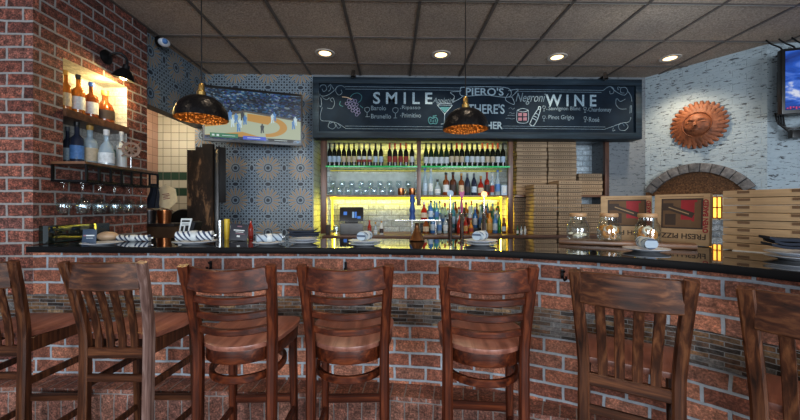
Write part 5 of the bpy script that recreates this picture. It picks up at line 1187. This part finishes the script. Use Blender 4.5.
for i, (px, fill, lab) in enumerate(((578, 'pale', 'cork-lidded glass jar with a little pale filling, leftmost of three jars'), (609, 'cookie', 'cork-lidded glass jar of ring pretzels, middle of three jars'), (647.5, 'cookie', 'cork-lidded glass jar of ring pretzels, rightmost of three jars'))):
    q = along(px)
    t_ = thing('glass_jar', lab, 'jar', (q.x, q.y, ZT+.03), 0, 'cork-lidded jars on the wooden board'); t_.scale = (.95,)*3
    lathe_part('jar', 'jar_glass', JP, 'clear_glass', t_)
    lathe_part('jarlid', 'cork_lid', [(0, .151), (.05, .151), (.053, .155), (.053, .172), (.05, .176), (0, .176)], 'cork', t_)
    fill_root = None
    random.seed(20+i); m = MB(); m2 = MB()
    for k in range(40 if fill == 'pale' else 46):
        a, rr = random.uniform(0, 2*PI), random.uniform(.0, .042)
        if fill == 'pale':
            m.ball((rr*math.cos(a)*1.15, rr*math.sin(a)*1.15, random.uniform(.016, .04)), .011, 8, (1.2, .9, .8))
        else:
            Mx = Matrix.Translation((rr*math.cos(a)*.9, rr*math.sin(a)*.9, random.uniform(.028, .082))) @ Matrix.Rotation(random.uniform(-.4, .4), 4, 'Z') @ Matrix.Rotation(random.uniform(.9, 2.0), 4, 'X')
            tgt = m if k % 3 else m2
            ringp = [(.018*math.cos(b), .018*math.sin(b)) for b in [2*PI*j/10 for j in range(11)]]
            tgt.lathe([(.0165+.0065*math.cos(b), .0065*math.sin(b)) for b in [2*PI*j/6 for j in range(7)]], seg=12, mat=Mx)
    if fill == 'pale': o = m.build('pale_filling', 'cookie_pale', t_); m2.bm.free()
    else: o = m.build('pretzels', 'cookie', t_); o['kind'] = 'stuff'; m2.build('icing_pretzels', 'cookie_pale', t_)['kind'] = 'stuff'
    if fill == 'pale': o['kind'] = 'stuff'
x, y, z = plates(646, 251.5, 1, 'the pale napkin before the rightmost glass jar', 1.05); napkin_roll((x, y, z), 1.25, 'white_napkin', 'pale napkin roll on a plate before the rightmost glass jar', .15, .027)
# printed boxes leaning upright behind the jars
def printed_box(pL, dL, pR, dR, label, py0, lean):
    L, R = atd(pL, 240, dL), atd(pR, 240, dR); w = math.hypot(R.x-L.x, R.y-L.y); rz = math.atan2(R.y-L.y, R.x-L.x)
    t_ = thing('printed_pizza_box', label, 'box', ((L.x+R.x)/2, (L.y+R.y)/2, ZT+.004), rz, 'printed pizza boxes standing upright'); t_.rotation_euler = (-lean, 0, rz)
    h = .313; s = w/.30
    m = MB(); m.box((0, .022, h/2), (w, .044, h), .003); b_ = m.build('box_body', 'carton', t_)
    def rect(x, z, ww, hh, mat, nm, y=-.0008, par=b_, rot=None, k=h/.335): m = MB(); m.box((x*s, y, z*k), (ww*s, .0012, hh*k), 0, rot); return m.build(nm, mat, par)
    rect(.005, .205, .225, .20, 'print_black', 'picture_panel'); rect(.045, .225, .085, .14, 'print_red', 'red_panel', -.0016); rect(.005, .205, .205, .18, 'carton_dark', 'picture_ground', -.0012)
    rect(-.055, .165, .06, .075, 'print_black', 'picture_figure', -.0018); rect(-.07, .25, .06, .05, 'print_black', 'picture_figure', -.0018); rect(.085, .2, .022, .16, 'carton_dark', 'picture_figure', -.0018); rect(.03, .15, .06, .03, 'carton_dark', 'picture_figure', -.0018)
    rect(-.01, .225, .17, .036, 'print_black', 'banner', -.0024, rot=Matrix.Rotation(.38, 3, 'Y')); rect(-.01, .225, .12, .007, 'print_tan', 'banner_mark', -.003, rot=Matrix.Rotation(.38, 3, 'Y'))
    rect(0, .318, .24, .003, 'carton_dark', 'print_line')
    o = text('FRESH PIZZA', .045, 'print_black', b_, (0, -.001, .055), (PI/2, PI, 0), 'fresh_pizza_lettering', ext=.0008, bold=.0006)
    xs = [v.co.x for v in o.data.vertices]; f = .27*s/(max(xs)-min(xs))
    for v in o.data.vertices: v.co.x *= f
    o = text('OVEN BAKED', .034, 'print_red', b_, (.132*s, -.001, .178), (PI/2, -PI/2, 0), 'oven_baked_lettering', ext=.0008, bold=.0012)
    xs = [v.co.x for v in o.data.vertices]; f = .2/(max(xs)-min(xs))
    for v in o.data.vertices: v.co.x *= f
    return t_
printed_box(601, 2.54, 652.5, 2.40, 'upright printed pizza box behind the middle glass jar, left of two', 0, .06)
printed_box(653.5, 2.29, 709, 2.05, 'upright printed pizza box reading FRESH PIZZA upside down, right of two', 0, .06)
# stack of boxes at the right
A_ = Vector(atz(722, 249.5, ZT)[:2]); D_ = Vector((.16, -.36)).normalized(); rzs = math.atan2(D_.y, D_.x)
ncen = A_+D_*.19+Vector((-D_.y, D_.x))*.185
stack(8, .38, .36, .0405, ncen.x, ncen.y, ZT, rzs, 'the plain stack at the right bar end', 'plain pizza boxes at the right end of the bar', .004, 'carton')
p0, p1 = atz(733, 250.5, ZT), atz(786, 254.5, ZT)
m = MB(); m.box((0, 0, .002), (math.hypot(p1.x-p0.x, p1.y-p0.y), .035, .003)); o = m.build('paper_strip', 'white_paint', None, ((p0.x+p1.x)/2, (p0.y+p1.y)/2, ZT)); o.rotation_euler = (0, 0, math.atan2(p1.y-p0.y, p1.x-p0.x)); tag(o, 'white paper strip on the bar before the big plain box stack', 'paper')
np_ = napkin_pile(797, 260, 'dark navy folded napkins piled on plates at the right end of the bar', 'the dark napkins at the right bar end', .95)
np_.rotation_euler = (0, 0, -.5)

# ---------- light ----------
def area(name, loc, size, power, col, target, sy=None):
    l = bpy.data.lights.new(name, 'AREA'); l.energy = power; l.color = col; l.shape = 'RECTANGLE'; l.size = size; l.size_y = sy or size
    o = bpy.data.objects.new(name, l); C.objects.link(o); o.location = loc
    o.rotation_euler = (Vector(target)-Vector(loc)).to_track_quat('-Z', 'Y').to_euler(); return o
def point(name, loc, power, col, r=.04, spot=None, target=None):
    l = bpy.data.lights.new(name, 'SPOT' if spot else 'POINT'); l.energy = power; l.color = col; l.shadow_soft_size = r
    o = bpy.data.objects.new(name, l); C.objects.link(o); o.location = loc
    if spot: l.spot_size = spot; l.spot_blend = .7; o.rotation_euler = (Vector(target)-Vector(loc)).to_track_quat('-Z', 'Y').to_euler()
    return o
WARM = (1, .80, .56); YEL = (1, .76, .06)
area('window_light', (2.6, -4.6, 1.7), 3.0, 330, (.84, .92, 1), (.2, 2.4, .8), 1.8)
area('window_light', (-2.5, -4.6, 1.8), 2.6, 200, (.88, .94, 1), (-.6, 2.6, .9), 1.8)
for p in DL: point('downlight_and_fill_spot', (p.x, p.y, HC-.05), 44, WARM, .06, math.radians(125), (p.x, p.y, 0))
for x_, y_ in ((-.7, 1.9), (.53, 1.9), (1.76, .9), (-1.9, .9), (.0, .3)): point('downlight_and_fill_spot', (x_, y_, HC-.05), 26, WARM, .06, math.radians(130), (x_, y_, 0))  # added unseen spots without fixtures, lifting the ambient light
for c in PC: point('pendant_lamp_light', (c.x, c.y, c.z-.005), .7, (1, .72, .4), .03)
point('sconce_light', SB, 9, (1, .70, .28), .03)
point('niche_light', (XL-.05, (N0+N1)/2+.1, NZ1-.06), 1.3, (1, .74, .3), .03)
point('kitchen_light', (-2.75, 4.2, 2.5), 24, (1, .92, .74), .15)
for (p, q) in ((a, b_), (c_, d_)): pass
sa, sb_ = sx(327), sx(508)
area('strip_light_lower', ((sa+sb_)/2, YS0+.365, Z2-.05), sb_-sa-.1, 6.5, YEL, ((sa+sb_)/2, YS0+.40, ZB), .02)
area('strip_light_upper', ((sa+sb_)/2, YS0+.30, 2.23), sb_-sa-.1, 3.6, YEL, ((sa+sb_)/2, YS0+.40, Z1), .03)
area('strip_light_side', (sx(331), YS0+.32, 1.3), .03, 1.6, YEL, (sx(318), YS0+.2, 1.3), .4)
area('strip_light_side', (sx(507), YS0+.32, 1.3), .03, 4, YEL, (sx(530), YS0+.1, 1.3), .4)
point('oven_wall_fill', (2.3, 2.7, 2.1), 12, (.72, .88, 1), .2)  # added cool fill in mid-air to brighten the oven wall; no lamp there
w = bpy.data.worlds.new('World'); bpy.context.scene.world = w; w.use_nodes = True
w.node_tree.nodes['Background'].inputs[0].default_value = (.62, .72, .85, 1); w.node_tree.nodes['Background'].inputs[1].default_value = .8

cam = bpy.data.cameras.new('Camera'); co = bpy.data.objects.new('Camera', cam); C.objects.link(co)
cam.sensor_width = 36; cam.lens = F*36/800; cam.shift_y = -(210-H0)/800; cam.clip_start = .05
co.location = (0, 0, CZ); co.rotation_euler = (PI/2, 0, PHI)
sc_ = bpy.context.scene; sc_.camera = co
sc_.view_settings.view_transform = 'Standard'; sc_.view_settings.exposure = 0.12; sc_.view_settings.gamma = .88
sc_.cycles.max_bounces = 12; sc_.cycles.transparent_max_bounces = 40; sc_.cycles.transmission_bounces = 8; sc_.cycles.sample_clamp_indirect = 4
sc_.cycles.caustics_reflective = False; sc_.cycles.caustics_refractive = False
